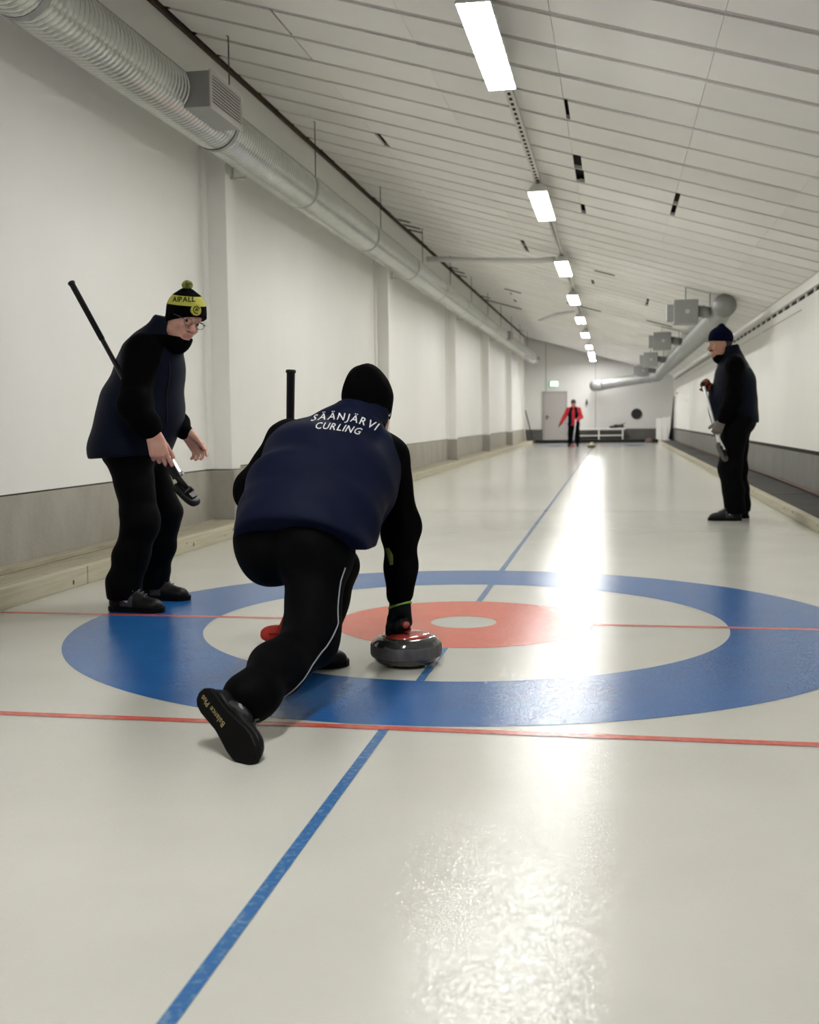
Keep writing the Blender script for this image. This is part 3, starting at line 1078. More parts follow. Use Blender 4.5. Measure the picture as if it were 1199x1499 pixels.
def duct_tube(mb, p0, p1, r, n=28, ridge=.058, amp=.008, twist=.0):
    p0, p1 = Vector(p0), Vector(p1)
    d = p1 - p0
    L = d.length
    t = d / L
    u = Vector((0, 0, 1))
    u = (u - t * u.dot(t)).normalized()
    w = t.cross(u)
    st = []
    k = int(L / ridge)
    for i in range(k):
        s = i * ridge
        st += [(s, 0), (s + ridge * .72, 0), (s + ridge * .84, amp), (s + ridge * .93, amp)]
    st.append((L, 0))
    o = []
    for (s, a) in st:
        for q in range(n):
            th = 2 * math.pi * q / n
            sl = max(0, min(L, s + .02 * math.sin(th + .6) * (1 if 0 < s < L - .05 else 0)))
            o.append(p0 + t * sl + (u * math.cos(th) + w * math.sin(th)) * (r + a))
    f = [(i * n + q, i * n + (q + 1) % n, (i + 1) * n + (q + 1) % n, (i + 1) * n + q) for i in range(len(st) - 1) for q in range(n)]
    mb.add(o, f)


DX, DZ, DR = -2.44, 3.315, 0.185
du = empty('ventilation_duct', (DX, 4, DZ))
tag(du, 'long spiral steel air duct hanging along the left wall', 'duct')


def sub(mb, name, mt_, smooth=False, bevel=0, par=None, root=None, kind=None, label=None):
    root = root or du
    mb.v = [tuple(Vector(p) - root.location) for p in mb.v]
    return mb.build(name, mt_, par or root, smooth, bevel, kind=kind, label=label)


ys = [-8.5, -5.5, -2.5, .5, 3.52, 6.0, 9.0, 12, 15, 18, 21, 24, 27, 30, 33, 36, 38.4]
for a, b in zip(ys[:-1], ys[1:]):
    m = MB(); duct_tube(m, (DX, a, DZ), (DX, b, DZ), DR)
    s_ = sub(m, 'duct_section', GALV, True)
    shade_angle(s_, 30)
    m = MB(); m.tube([(DX, b - .035, DZ), (DX, b + .03, DZ)], DR + .008, 28, caps=False); sub(m, 'collar', GALV_P, True, par=s_)
m = MB()
ang = math.radians(38)
m.tube([(DX + (DR + .004) * math.cos(ang), y, DZ + (DR + .004) * math.sin(ang)) for y in (-8.5, 38.3)], .006, 6)
sub(m, 'seam', GALV_P)
m = MB()
m.tube([(DX, 38.4, DZ), (DX, 38.7, DZ), (DX + .05, 38.9, DZ - .05), (DX + .16, 39.0, DZ - .1)], [DR, DR, DR, DR * .95], 24, caps=True)
sub(m, 'end_elbow', GALV, True)
for yb in (3.88, 6.6, 10.0, 13.4, 16.6, 19.9, 23.2, 26.5, 29.8, 33, 36.2):
    m = MB(); m.tube([(DX, yb, DZ + DR), (DX, yb, zc(DX) - .015)], .006, 6); m.tube([(DX, yb, zc(DX) - .03), (DX, yb, zc(DX) - .014)], .018, 8)
    sub(m, 'hanger_rod', STEEL)
for yb in (4.5, 11.75, 19.05, 25.6, 32.4):
    m = MB(); m.box(-2.67, -2.52, yb - .02, yb + .02, DZ - DR - .02, DZ - DR - .004); m.tube([(-2.64, yb, DZ - DR), (-2.64, yb, DZ + .02)], .008, 6)
    sub(m, 'bracket', GALV)
# outlet boxes with louvres
for (ya, yb_, zb, zt, xo) in ((2.50, 3.18, 3.18, 3.44, -2.10), (26.6, 27.2, 3.18, 3.44, -2.16)):
    m = MB(); m.box(DX + .02, xo - .01, ya + .01, yb_ - .01, zb + .005, zt - .005)
    bx = sub(m, 'outlet_box', GALV_P, bevel=.004)
    m = MB()
    t_ = .028
    m.box(xo - .012, xo, ya, yb_, zb, zb + t_); m.box(xo - .012, xo, ya, yb_, zt - t_, zt)
    m.box(xo - .012, xo, ya, ya + t_, zb + t_, zt - t_); m.box(xo - .012, xo, yb_ - t_, yb_, zb + t_, zt - t_)
    sub(m, 'louvre_frame', GRILLE, par=bx)
    m = MB(); m.box(xo - .011, xo - .009, ya + t_, yb_ - t_, zb + t_, zt - t_); sub(m, 'louvre_back', VOID, par=bx)
    nsl = 9
    for i in range(nsl):
        z = zb + t_ + (zt - zb - 2 * t_) * (i + .5) / nsl
        m = MB()
        m.hexa([(xo - .006, ya + t_, z - .010), (xo - .001, ya + t_, z - .012), (xo - .001, yb_ - t_, z - .012), (xo - .006, yb_ - t_, z - .010),
                (xo - .009, ya + t_, z + .006), (xo - .006, ya + t_, z + .006), (xo - .006, yb_ - t_, z + .006), (xo - .009, yb_ - t_, z + .006)])
        sub(m, 'louvre_slat', GRILLE, par=bx)

# ---- right duct with four fan boxes and the pipe along the end wall
rd = empty('ventilation_duct', (2.3, 20, 2.5))
tag(rd, 'grey air duct with square fan boxes under the ceiling on the right', 'duct')
RX, RZ, RR = 2.28, 2.50, .17
m = MB(); m.tube([(RX + .02, 12.1, RZ + .10), (RX + .02, 12.35, RZ + .10), (RX, 12.9, RZ + .04), (RX, 13.3, RZ)], RR, 24); sub(m, 'near_elbow', GALV2, True, root=rd)
for a, b in ((13.3, 17.5), (17.5, 21.5), (21.5, 25.5), (25.5, 29.5), (29.5, 33.5), (33.5, 37.6)):
    m = MB(); duct_tube(m, (RX, a, RZ), (RX, b, RZ), RR, 22, .12, .004); s_ = sub(m, 'duct_section', GALV2, True, root=rd)
    shade_angle(s_, 30)
m = MB(); m.tube([(RX, 37.5, RZ), (RX - .02, 38.2, RZ), (RX - .2, 38.6, RZ - .01), (RX - .45, 38.75, RZ - .03)], .2, 20); sub(m, 'far_elbow', GALV2, True, root=rd)
m = MB(); duct_tube(m, (RX - .45, 38.75, RZ - .03), (.3, 39.2, RZ - .24), .2, 22, .15, .004); shade_angle(sub(m, 'end_wall_section', GALV2, True, root=rd), 30)
m = MB(); m.tube([(.3, 39.2, RZ - .24), (.05, 39.3, RZ - .27), (-.08, 39.5, RZ - .28)], .215, 20); sub(m, 'end_elbow', GALV_P, True, root=rd)
for (yb, xb, zb, hs) in ((12.4, 1.76, 2.55, .18), (20.0, 1.72, 2.62, .19), (27.5, 1.70, 2.60, .2), (35.6, 1.68, 2.62, .21)):
    m = MB(); m.box(xb - hs, xb + hs, yb - .06, yb + .30, zb - hs, zb + hs); bx = sub(m, 'fan_box', GALV_P, bevel=.012, root=rd)
    m = MB(); m.box(xb - hs - .10, xb - hs + .01, yb + .05, yb + .26, zb - hs + .05, zb + hs - .06); sub(m, 'side_flap', GALV_P, par=bx, root=rd, bevel=.006)
    m = MB(); m.tube([(xb + .02, yb - .062, zb), (xb + .02, yb - .068, zb)], .035, 16); sub(m, 'round_cover', GRILLE, par=bx, root=rd, smooth=False)
    m = MB(); m.tube([(xb + hs, yb + .12, zb + .02), (RX - RR + .03, yb + .12, zb - .02)], .085, 16)
    m.tube([(xb + hs + .08, yb + .12, zb), (xb + hs + .10, yb + .12, zb)], .10, 16)
    sub(m, 'connecting_pipe', GALV2, True, root=rd)
    m = MB(); m.tube([(xb, yb + .1, zb + hs), (xb, yb + .1, zc(xb) - .01)], .006, 6); m.tube([(xb + .36, yb + .1, zb + .08), (xb + .36, yb + .1, zc(xb + .36) - .01)], .006, 6)
    sub(m, 'hanger_rod', STEEL, root=rd)
m = MB()
for y in (13.2, 17.4, 21.5, 25.5, 29.5, 33.5, 37.2):
    m.tube([(RX, y, RZ + RR), (RX, y, zc(RX) - .01)], .006, 6)
sub(m, 'hanger_rod', STEEL, root=rd)

# ---- things at the far end
m = MB(); m.box(-2.36, 2.36, 39.0, 39.12, 0, .13)
tag(m.build('bumper', BLACKM, bevel=.01), 'low black bumper across the far end of the ice', 'bumper')
ex = empty('exit_sign', (-1.69, Y1 - .06, 2.345))
tag(ex, 'lit green and white exit sign above the grey door', 'exit sign')
m = MB(); m.box(-.19, .19, -.035, .05, -.105, .105); m.build('sign_case', GREEN, ex, bevel=.008)
m = MB(); m.box(-.115, .165, -.042, -.036, -.085, .085); m.build('sign_face', GLOW, ex)
m = MB(); m.box(-.175, -.135, -.042, -.036, -.07, .07); m.build('sign_symbol', GREEN, ex)
hk = empty('wall_hook', (-.39, Y1 - .03, 1.60))
tag(hk, 'small dark hook on the end wall right of the door', 'hook')
m = MB(); m.tube([(0, 0, .10), (.0, -.02, .06), (0, -.06, -.02)], .02, 8); m.tube([(0, -.06, -.06), (0, -.06, .0)], .05, 10); m.build('hook_peg', STEEL, hk)
m = MB(); m.box(-.03, .03, 0, .03, -.08, .1); m.build('hook_plate', STEEL, hk)
vt = empty('round_vent', (1.56, Y1 - .02, 1.11))
tag(vt, 'round black vent in the end wall', 'vent')
m = MB(); m.tube([(0, -.02, 0), (0, .02, 0)], .20, 32); m.build('vent_plate', BLACKM, vt)
m = MB()
for i in range(9):
    z = -.16 + i * .04
    hw = math.sqrt(max(.0001, .18 ** 2 - z * z))
    m.box(-hw, hw, -.035, -.02, z - .008, z + .008)
m.build('vent_slat', GREYD, vt)['kind'] = 'stuff'
m = MB()
n = 32
m.tube([(.20 * math.cos(2 * math.pi * k / n), -.03, .20 * math.sin(2 * math.pi * k / n)) for k in range(n + 1)], .014, 8); m.build('vent_rim', STEEL, vt, True)
tb = empty('bench', (.2, 39.75, 0))
tag(tb, 'low white bench standing against the end wall', 'bench')
m = MB(); m.box(-1.05, .92, -.25, .25, .50, .56); m.build('bench_top', TABLE, tb, bevel=.006)
for xx in (-.95, -.1, .82):
    m = MB(); m.box(xx - .025, xx + .025, -.22, -.17, 0.0, .50); m.box(xx - .025, xx + .025, .17, .22, 0.0, .50); m.build('leg', TABLE, tb)
m = MB(); m.box(-1.0, .86, -.2, -.17, .26, .30); m.build('stretcher', TABLE, tb)
P, Q = sdf_mesh([EL((.66, 39.72, .60), (.16, .14, .06), None, .05), EL((.82, 39.7, .64), (.12, .12, .07), None, .05), EL((.95, 39.72, .63), (.14, .1, .06), None, .05),
                 K((.95, 39.7, .68), (1.1, 39.68, .75), .03, .02, .03), EL((.75, 39.65, .66), (.07, .1, .05), None, .03)], .015, cuts=[((0, 0, -1), (0, 0, .562))], noise=folds(3, .012, 30))
g = np_mesh('jacket', P, Q, GREYD, None, (.85, 39.7, .56)); g.location = (.85, 39.7, .56)
tag(g, 'dark grey jacket heaped on the right end of the bench', 'jacket')
for i, (xa, wd, h, tl, nm) in enumerate(((2.30, .22, .93, .16, 'left of the three'), (2.53, .2, .96, .13, 'middle one of the three'), (2.74, .1, .98, .1, 'narrow one, right of the three'))):
    m = MB(); m.hexa([(xa, 39.55, .07), (xa + wd, 39.55, .07), (xa + wd, 39.57, .07), (xa, 39.57, .07), (xa, 39.55 + tl, h), (xa + wd, 39.55 + tl, h), (xa + wd, 39.57 + tl, h), (xa, 39.57 + tl, h)])
    tag(m.build('board', WALL, bevel=.003), 'white board leaning in the far right corner, %s' % nm, 'board', 'white boards in the far right corner')
m = MB(); m.tube([(2.78, 38.4, .145), (2.85, 38.6, .6), (2.93, 38.75, 1.75)], [.07, .05, .015], 8)
tag(m.build('rolled_mat', BLACKM, smooth=True), 'dark tapering roll leaning in the far right corner', 'roll')
m = MB(); m.tube([(-2.45, 39.2, .1), (-2.76, 39.3, 1.3)], .022, 8)
tag(m.build('pole', GREYD, smooth=True), 'dark pole leaning in the far left corner', 'pole')
m = MB(); m.tube([(-2.80, 36.9, 3.05), (-2.72, 37.2, 1.6), (-2.6, 37.4, .12)], .02, 8)
tag(m.build('pipe', WHITEP, smooth=True), 'thin white pipe running down left wall near the far end', 'pipe')


def curling_stone(loc, cap, gran, band, label, rz=0.0, s=1.0):
    st = empty('curling_stone', loc)
    st.rotation_euler = (0, 0, rz)
    tag(st, label, 'curling stone')
    R = .141 * s
    prof = [(.02, .0055), (.060, .0045), (.066, 0.0), (.072, 0.0), (.080, .006)]
    for k in range(0, 13):
        a = -math.pi / 2 + math.pi * k / 12
        rr = R - .046 + .046 * math.cos(a)
        z = .060 + (.054 if a < 0 else .054) * math.sin(a)
        prof.append((rr, z))
    prof += [(.085, .1145), (.05, .115), (.001, .115)]
    m = MB(); m.lathe([(r * s / s, z) for r, z in prof], 64)
    m.build('body', gran, st, True)
    m = MB(); m.lathe([(R - .0022, .037), (R + .0004, .043), (R + .0011, .060), (R + .0004, .077), (R - .0022, .083)], 64)
    m.build('striking_band', band, st, True, label='duller grey striking band')
    m = MB(); m.lathe([(.098, .1105), (.097, .117), (.088, .122), (.06, .1265), (.03, .1285), (.001, .129)], 48)
    hd = m.build('handle', cap, st, True)
    m = MB()
    m.tube([(0, .045, .124), (0, .050, .145), (0, .036, .163), (0, .0, .168), (0, -.05, .168), (0, -.085, .166)], [.022, .017, .0145, .0145, .0145, .011], 14)
    m.build('grip', cap, hd, True)
    return st


curling_stone((-.105, -.93, 0), REDCAP, GRANITE, GRANITE_B, 'dark granite curling stone with red handle under the thrower\'s gloved hand', rz=math.radians(10))
curling_stone((-.03, 31.7, 0), YELCAP, GRANITE_G, GRANITE_G, 'curling stone with yellow handle lying on the ice at the far end', rz=.6)
curling_stone((2.0, 38.75, 0), REDCAP, GRANITE_B, GRANITE_B, 'curling stone with red handle beside the far black bumper', rz=1.2)

# ================================================================== people


def limb(pts, rads, k=.03, **kw):
    return [K(pts[i], pts[i + 1], rads[i], rads[i + 1], k, **kw) for i in range(len(pts) - 1)]


def A(*p):
    return np.array(p, float)


def cloth(name, prims, h, mats, parent, org, **kw):
    mf = kw.pop('matfn', None)
    lb = kw.pop('label', None)
    P, Q = sdf_mesh(prims, h, **kw)
    return np_mesh(name, P, Q, mats, parent, org, lb, mf)


def beanie(parent, org, c, F, rad, mats, matfn=None, cuff=None, peak=None, name='beanie', low=-.02, h=.005, extra=(), cuts=None):
    """c = middle of the brim circle, F rows right/forward/up"""
    c = A(*c)
    top = c + F[2] * rad[2]
    pr = [EL(c + F[2] * .0, rad, F, .02)]
    if peak is not None:
        pr.append(K(c + F[2] * rad[2] * .55, A(*peak), .045, .018, .05))
    pr.append(K(c + F[2] * (low + .006), c + F[2] * .035, rad[0] * .985, rad[0] * .95, .02, F, (1, rad[1] / rad[0], 1)))
    pr += list(extra)
    return cloth(name, pr, h, mats, parent, org, cuts=cuts or [(-F[2], c + F[2] * low)], noise=folds(5, .0015, 60), matfn=matfn, smooth=2)


# ------------------------------------------------------------------ the thrower in the lunge
O = (-0.40, -1.4, 0.0)
pel, chest, neck = A(-.415, -1.40, .545), A(-.345, -1.17, .79), A(-.27, -1.01, .955)
lsh, rsh = A(-.525, -1.08, .880), A(-.150, -1.05, .825)
lel, lwr, lha = A(-.690, -1.00, .690), A(-.655, -.76, .575), A(-.642, -.675, .565)
rel, rwr = A(-.112, -.97, .545), A(-.124, -.950, .250)
lhip, rhip = A(-.505, -1.36, .515), A(-.335, -1.42, .510)
rkn, ran = A(-.310, -1.60, .225), A(-.388, -2.045, .132)
lkn, lan = A(-.395, -.88, .37), A(-.42, -1.10, .10)
axr = nrm(rsh - lsh)
tu = nrm(neck - pel)
tf = nrm(np.cross(tu, axr))          # out of the chest
TF = np.array([nrm(np.cross(tf, tu)), tf, tu])
HF = frame((.30, .92, -.05), (.02, .30, .95))
hc = A(-.236, -.945, 1.030)
hp, HL = head_prims(hc, HF)
th = hp + [K(neck, hc - HF[2] * .05, .055, .056, .03)]
th += [K(pel, chest, .115, .125, .05, TF, (1.3, 1, 1)), K(chest, neck - tu * .05, .13, .06, .05, TF, (1.35, 1, 1)), K(lsh, rsh, .055, None, .05)]
th += limb([lsh, lel, lwr], [.052, .042, .03]) + limb([rsh, rel, rwr], [.052, .042, .03])
th += limb([lhip, lkn, lan], [.09, .06, .04]) + limb([rhip, rkn, ran], [.09, .06, .04])
th += [K(lan, lan + A(.02, .1, -.05), .03, .024, .02)]
# right hand round the grip of the stone
rh = hand_prims(A(-.122, -.950, .246), (.02, .10, -1), (-.10, -1, -.1), (-1, .1, 0), curl=(1.1, 1.2, 1.2, 1.15), s=1.0, spread=.02, thumb_curl=.7, tdir=(-.30, -.35, -.9))
lh = hand_prims(lwr, (-.05, .75, -.1), (-.2, -.1, -1), (.6, .2, 1), curl=(.9, .95, 1, 1.0), s=.98)
P, Q = sdf_mesh(th + rh + lh, .0055, smooth=1)
thrower = np_mesh('person', P, Q, SKIN, None, O)
thrower.location = O
tag(thrower, 'person lunging over a curling stone, navy vest and black beanie, seen from behind', 'person')
eyes(thrower, HL, HF, O)
# hair at the nape and the ear with a ring
cloth('hair', [EL(HL(0, -.025, .02), (.080, .092, .085), HF)], .006, HAIR_D, thrower, O, cuts=[(-HF[2], HL(0, 0, -.035)), (HF[1], HL(0, .03, 0))])
e = MB()
e.tube([HL(.086, -.004 + .009 * math.cos(a), -.048 + .012 * math.sin(a)) for a in np.linspace(0, 2 * math.pi, 13)], .0022, 6)
kid(e, 'earring', SILVER, thrower, O)
# beanie: tall, soft, leaning back to the left
BF = frame((.32, .95, -.14), (-.10, .16, .95))
bc = HL(.0, -.014, .018)
cloth('beanie', [EL(bc + BF[2] * .012, (.089, .112, .108), BF, .02), K(bc + BF[2] * .07 - BF[1] * .015, A(-.268, -.945, 1.128), .058, .035, .05),
                 K(bc - BF[2] * .055, bc, .086, .088, .03, BF, (1, 1.18, 1))], .005, KNIT, thrower, O,
      cuts=[(-BF[2] - BF[1] * .25, bc - BF[2] * .068 - BF[1] * .02)], noise=folds(5, .0015, 70), smooth=2)
# trousers
fl = folds(11, .006, 30)
tp = [K(lhip + A(-.005, 0, .0), rhip, .125, .118, .05), K(pel + A(0, 0, .0), pel + A(.03, .05, .07), .12, .12, .06, TF, (1.45, 1, 1)),
      EL(lhip + A(.0, -.02, -.005), (.128, .145, .135), None, .05), EL(rhip + A(.0, -.03, .0), (.115, .13, .125), None, .05)]
tp += limb([rhip + A(.015, 0, 0), rkn, rkn * .45 + ran * .55, ran + A(.012, .02, 0), ran], [.112, .092, .080, .070, .070], .05)
tp += limb([lhip, lkn, lan + A(.01, 0, .03)], [.118, .085, .068], .04)
cloth('trousers', tp, .008, BLACKT, thrower, O, noise=fl, smooth=2)
# fine pale piping down the outside of the right leg
piv = [A(-.205, -1.50, .455), A(-.200, -1.54, .40), A(-.212, -1.57, .34), A(-.205, -1.60, .28), A(-.225, -1.69, .215), A(-.262, -1.80, .165), A(-.318, -1.92, .120), A(-.372, -2.05, .085)]
# black fleece sleeves and body
fs = folds(21, .005, 42)
sp = [K(chest, neck, .13, .085, .05, TF, (1.3, 1, 1)), K(pel + tu * .1, chest, .13, .14, .05, TF, (1.3, 1, 1)), K(lsh, rsh, .07, None, .05)]
sp += limb([lsh, lel, lwr], [.086, .078, .054], .04)
sp += limb([rsh, rel, rel * .45 + rwr * .55, rwr + A(0, 0, .03)], [.082, .070, .060, .050], .04)
sp += [K(neck, neck + (hc - neck) * .45, .078, .074, .03)]
sweater = cloth('sweater', sp, .008, BLACKC, thrower, O, noise=fs, smooth=2)
# vest
fv = folds(31, .009, 26, (.4, .6, 2.2), TF)
hem = A(-.395, -1.385, .585)
vp = [K(hem + axr * .02 - tu * .03, hem + tu * .11, .188, .180, .06, TF, (1.36, 1, 1)),
      K(hem + tu * .11, chest - tu * .0, .172, .166, .06, TF, (1.42, 1, 1)),
      K(chest, neck - tu * .085, .160, .115, .06, TF, (1.45, 1, 1)),
      K(lsh + axr * .05 - tu * .02, rsh - axr * .02 - tu * .03, .090, .086, .07),
      EL(lsh + A(.085, -.03, -.10), (.10, .10, .13), None, .07), EL(rsh + A(-.055, -.04, -.10), (.100, .10, .13), None, .07),
      # the front hangs open below the belly on the right
      K(A(-.26, -1.12, .66), A(-.225, -1.13, .595), .075, .05, .05), K(A(-.33, -1.15, .60), A(-.25, -1.14, .59), .09, .055, .06),
      # stand-up collar
      K(neck - tu * .03 - tf * .005, neck + (hc - neck) * .42 - HF[1] * .006, .100, .096, .035)]
vest = cloth('vest', vp, .0065, NAVY, thrower, O, noise=fv, smooth=2,
             cuts=[(-tu + axr * .20, hem - tu * .092), (A(0, 0, -1), A(0, 0, .512)), (HF[2] * .93 + HF[1] * .35, neck + (hc - neck) * .66)])
text_on(vest, [('SÄÄNJÄRVI', .0)], PRINT, 'lettering', vest, O, chest * .36 + neck * .64 - tf * .13 - tu * .027 + axr * .000, axr, tu * .75 - tf * .6, .040, arc=.34, off=.0022, spacing=1.05, bold=.012)
text_on(vest, [('CURLING', .0)], PRINT, 'lettering', vest, O, chest * .36 + neck * .64 - tf * .13 - tu * .080 + axr * .004, axr, tu * .75 - tf * .6, .035, arc=.6, off=.0022, spacing=1.0, bold=.012)
# cords hanging from vest and pocket
m = MB(); m.tube([A(-.232, -1.19, .585), A(-.224, -1.20, .55), A(-.218, -1.20, .525)], .0028, 6); m.tube([A(-.2185, -1.20, .527), A(-.2165, -1.20, .515)], .005, 6)
kid(m, 'drawcord', BLACKM, vest, O)
# piping is laid on the trouser leg by dropping it onto the cloth


def drop_on(target, org, pts, frm, off):
    me = target.data
    vs = np.empty(len(me.vertices) * 3)
    me.vertices.foreach_get('co', vs)
    vs = vs.reshape(-1, 3) + np.array(org)
    bvh = BVHTree.FromPolygons([tuple(v) for v in vs], [tuple(p.vertices) for p in me.polygons])
    out = []
    for p in pts:
        hit = bvh.find_nearest(Vector(p))
        out.append(np.array(hit[0]) + np.array(hit[1]) * off)
    return out


trs = [c for c in thrower.children if c.name.startswith('trousers')][0]
dense = [piv[i] * (1 - t) + piv[i + 1] * t for i in range(len(piv) - 1) for t in np.linspace(0, 1, 8, endpoint=False)] + [piv[-1]]
m = MB(); m.tube(drop_on(trs, O, dense, None, .001), .0026, 6); kid(m, 'piping', PIPING, trs, O, label='thin pale grey piping down the outer leg')
# shoes: the trailing one on its toe with the sole to the camera
sf = nrm(A(0.694, -0.504, -0.514))
nsole = nrm(A(-0.395, -0.864, 0.313))
sh, so, SL_, SF_ = shoe(thrower, O, A(-0.505, -2.137, 0.166), sf, -nsole, .305, True, True)
text_on(so, [('Balance Plus', 0)], GOLD, 'lettering', so, O, SL_(0.008, .085, -.03), -SF_[1], np.cross(-SF_[2], -SF_[1]), .025, off=.0012, depth=.06, spacing=.7)
sh2, so2, L2, F2 = shoe(thrower, O, A(-.565, -1.155, .0), (.80, .60, 0), (0, 0, 1), .295, True)
# glove on the stone hand
gl = hand_prims(A(-.122, -.950, .246), (.02, .10, -1), (-.10, -1, -.1), (-1, .1, 0), curl=(1.1, 1.2, 1.2, 1.15), s=1.0, spread=.02, thumb_curl=.7, tdir=(-.30, -.35, -.9))
gl = [(p[0], p[1], p[2], p[3] + .004, p[4] + .004, p[5], p[6], p[7], p[8]) for p in gl] + [K(A(-.124, -.952, .268), A(-.124, -.95, .228), .040, .038, .015)]
g = cloth('glove', gl, .0045, [GLOVE], thrower, O, smooth=1)
m = MB(); m.tube([A(-.124 + .044 * math.cos(a), -.952 + .042 * math.sin(a), .236 + .016 * math.cos(a * 1 + .6)) for a in np.linspace(0, 2 * math.pi, 25)], .0045, 8, caps=False)
kid(m, 'wrist_trim', LIME, g, O, label='lime green wrist trim')
# yellow patch on the forearm
pts = [A(-.158, -1.02, .47), A(-.146, -1.02, .44), A(-.140, -1.02, .405)]
m = MB(); m.tube(drop_on(sweater, O, pts, None, .0), [.008, .013, .008], 8); kid(m, 'sleeve_patch', mat('olive_print', (.20, .19, .03), .7), sweater, O)
gl2 = [(p[0], p[1], p[2], p[3] + .003, p[4] + .003, p[5], p[6], p[7], p[8]) for p in lh]
cloth('glove', gl2, .0055, [GLOVE], thrower, O)


def broom(top, neck_, pad_c, pad_x, pad_y, size, handle, pad, label, rad=.0135, grip=.25, bracket=BLACKM, socket=None):
    top, neck_, pad_c = A(*top), A(*neck_), A(*pad_c)
    d = nrm(neck_ - top)
    L_ = np.linalg.norm(neck_ - top)
    br = empty('curling_broom', tuple(pad_c))
    tag(br, label, 'broom')
    m = MB(); m.tube([top + d * .02, neck_], rad, 14); kid(m, 'handle', handle, br, pad_c)
    m = MB(); m.tube([top, top + d * .004, top + d * .012, top + d * .016, top + d * grip], [rad * 1.15, rad * 1.5, rad * 1.5, rad * 1.22, rad * 1.15], 14); kid(m, 'grip', BLACKM, br, pad_c)
    x, y = nrm(pad_x), np.array(pad_y, float)
    y = nrm(y - x * (y @ x))
    z = np.cross(x, y)
    if z @ (top - pad_c) < 0:
        z, y = -z, -y
    # oval pad with a rounded rim, and its holder on top
    m = MB()
    n = 40
    lay = [(-.016, .80), (-.014, .92), (-.004, 1.0), (.006, 1.0), (.014, .93), (.017, .8), (.018, .0)]
    v = []
    for (zz, g_) in lay:
        for k_ in range(n):
            a = 2 * math.pi * k_ / n
            ca, sa = math.cos(a), math.sin(a)
            e_ = .72
            v.append(pad_c + x * size[0] * g_ * math.copysign(abs(ca) ** e_, ca) + y * size[1] * g_ * math.copysign(abs(sa) ** e_, sa) + z * zz)
    f = [(i * n + k_, i * n + (k_ + 1) % n, (i + 1) * n + (k_ + 1) % n, (i + 1) * n + k_) for i in range(len(lay) - 1) for k_ in range(n)]
    f.append(tuple(range(n - 1, -1, -1)))
    m.add(v, f)
    o = kid(m, 'pad', pad, br, pad_c); shade_angle(o, 50)
    m = MB(); m.obox(pad_c + z * .021, x, y, z, size[0] * .55, size[1] * .45, .006)
    m.tube([pad_c + z * .02 - y * .03, pad_c + z * .045 - y * .0, pad_c + z * .02 + y * .03], .010, 8)
    kid(m, 'holder', bracket, br, pad_c, False)
    m = MB(); m.tube([neck_ - d * .10, neck_ - d * .03, pad_c + z * .03], [rad * 1.1, rad * 1.25, rad * .8], 12); kid(m, 'socket', socket or bracket, br, pad_c)
    return br, d


broom((-.634, -.66, 1.178), (-.690, -.590, .095), (-.722, -.585, .040), (1, .15, .03), (-.15, .7, .6), (.092, .042), CARBON, REDPAD,
      'black broom with red pad held upright under the thrower\'s left arm', rad=.0145, grip=.42, bracket=REDPAD)

# ------------------------------------------------------------------ man on the left with pompom hat
O = (-1.75, 0.3, 0.0)
pel, chest, neck = A(-1.775, .31, .86), A(-1.665, .30, 1.235), A(-1.575, .28, 1.42)
rsh, rel, rwr = A(-1.625, .10, 1.320), A(-1.632, .0, 1.050), A(-1.527, -.02, .902)
lsh, lel, lwr = A(-1.67, .50, 1.325), A(-1.70, .53, 1.03), A(-1.530, .43, .902)
rhip, rkn, ran = A(-1.765, .215, .82), A(-1.690, .16, .455), A(-1.765, .12, .10)
lhip, lkn, lan = A(-1.790, .405, .82), A(-1.685, .46, .475), A(-1.765, .49, .10)
ff = nrm(A(1, -.12, 0))
TF = frame(ff, nrm(neck - pel))
f0 = nrm(A(.71, -.60, -.36))
r0 = nrm(np.cross(f0, A(0, 0, 1)))
u0 = np.cross(r0, f0)
ro = math.radians(15)
HF = np.array([r0 * math.cos(ro) + u0 * math.sin(ro), f0, u0 * math.cos(ro) - r0 * math.sin(ro)])
hc = A(-1.462, .25, 1.492)
hp, HL = head_prims(hc, HF, 1.04)
bp_ = hp[:-2] + [K(neck, hc - HF[2] * .05, .058, .058, .03)]
bp_ += [K(pel, chest, .12, .13, .05, TF, (1.3, 1, 1)), K(chest, neck - A(0, 0, .05), .13, .06, .05, TF, (1.3, 1, 1)), K(lsh, rsh, .055, None, .05)]
bp_ += limb([lsh, lel, lwr], [.05, .042, .029]) + limb([rsh, rel, rwr], [.05, .042, .029])
bp_ += limb([lhip, lkn, lan], [.09, .06, .04]) + limb([rhip, rkn, ran], [.09, .06, .04])
bp_ += [K(ran, A(-1.76, .12, .07), .034, .026, .02), K(lan, A(-1.76, .49, .07), .034, .026, .02)]
sd = nrm(A(.501, -.06, -.865))                 # along the broom handle
rh = hand_prims(rwr, (.28, -.05, -.95), (-.35, .95, 0), (.95, .3, .25), curl=((.30, .45, .35), (.55, .75, .6), (.8, .9, .6), (.9, .95, .6)), s=1.14, thumb_curl=.25, tdir=(.45, .45, -.8))
lh = hand_prims(lwr, (.62, -.05, -.78), (-.25, -.90, -.20), (.75, -.25, .5), curl=((.30, .40, .25), (.45, .5, .3), (.55, .5, .3), (.6, .5, .3)), s=1.12, spread=.10, thumb_curl=.45, tdir=(.75, -.30, -.60))
P, Q = sdf_mesh(bp_ + rh + lh, .0045, smooth=1)


def lips(L, F):
    def fn(c):
        d = (c - L(0, 0, 0)) @ F.T
        return ((abs(d[:, 0]) < .024) & (d[:, 1] > .088) & (d[:, 2] < -.056) & (d[:, 2] > -.080)).astype(int)
    return fn


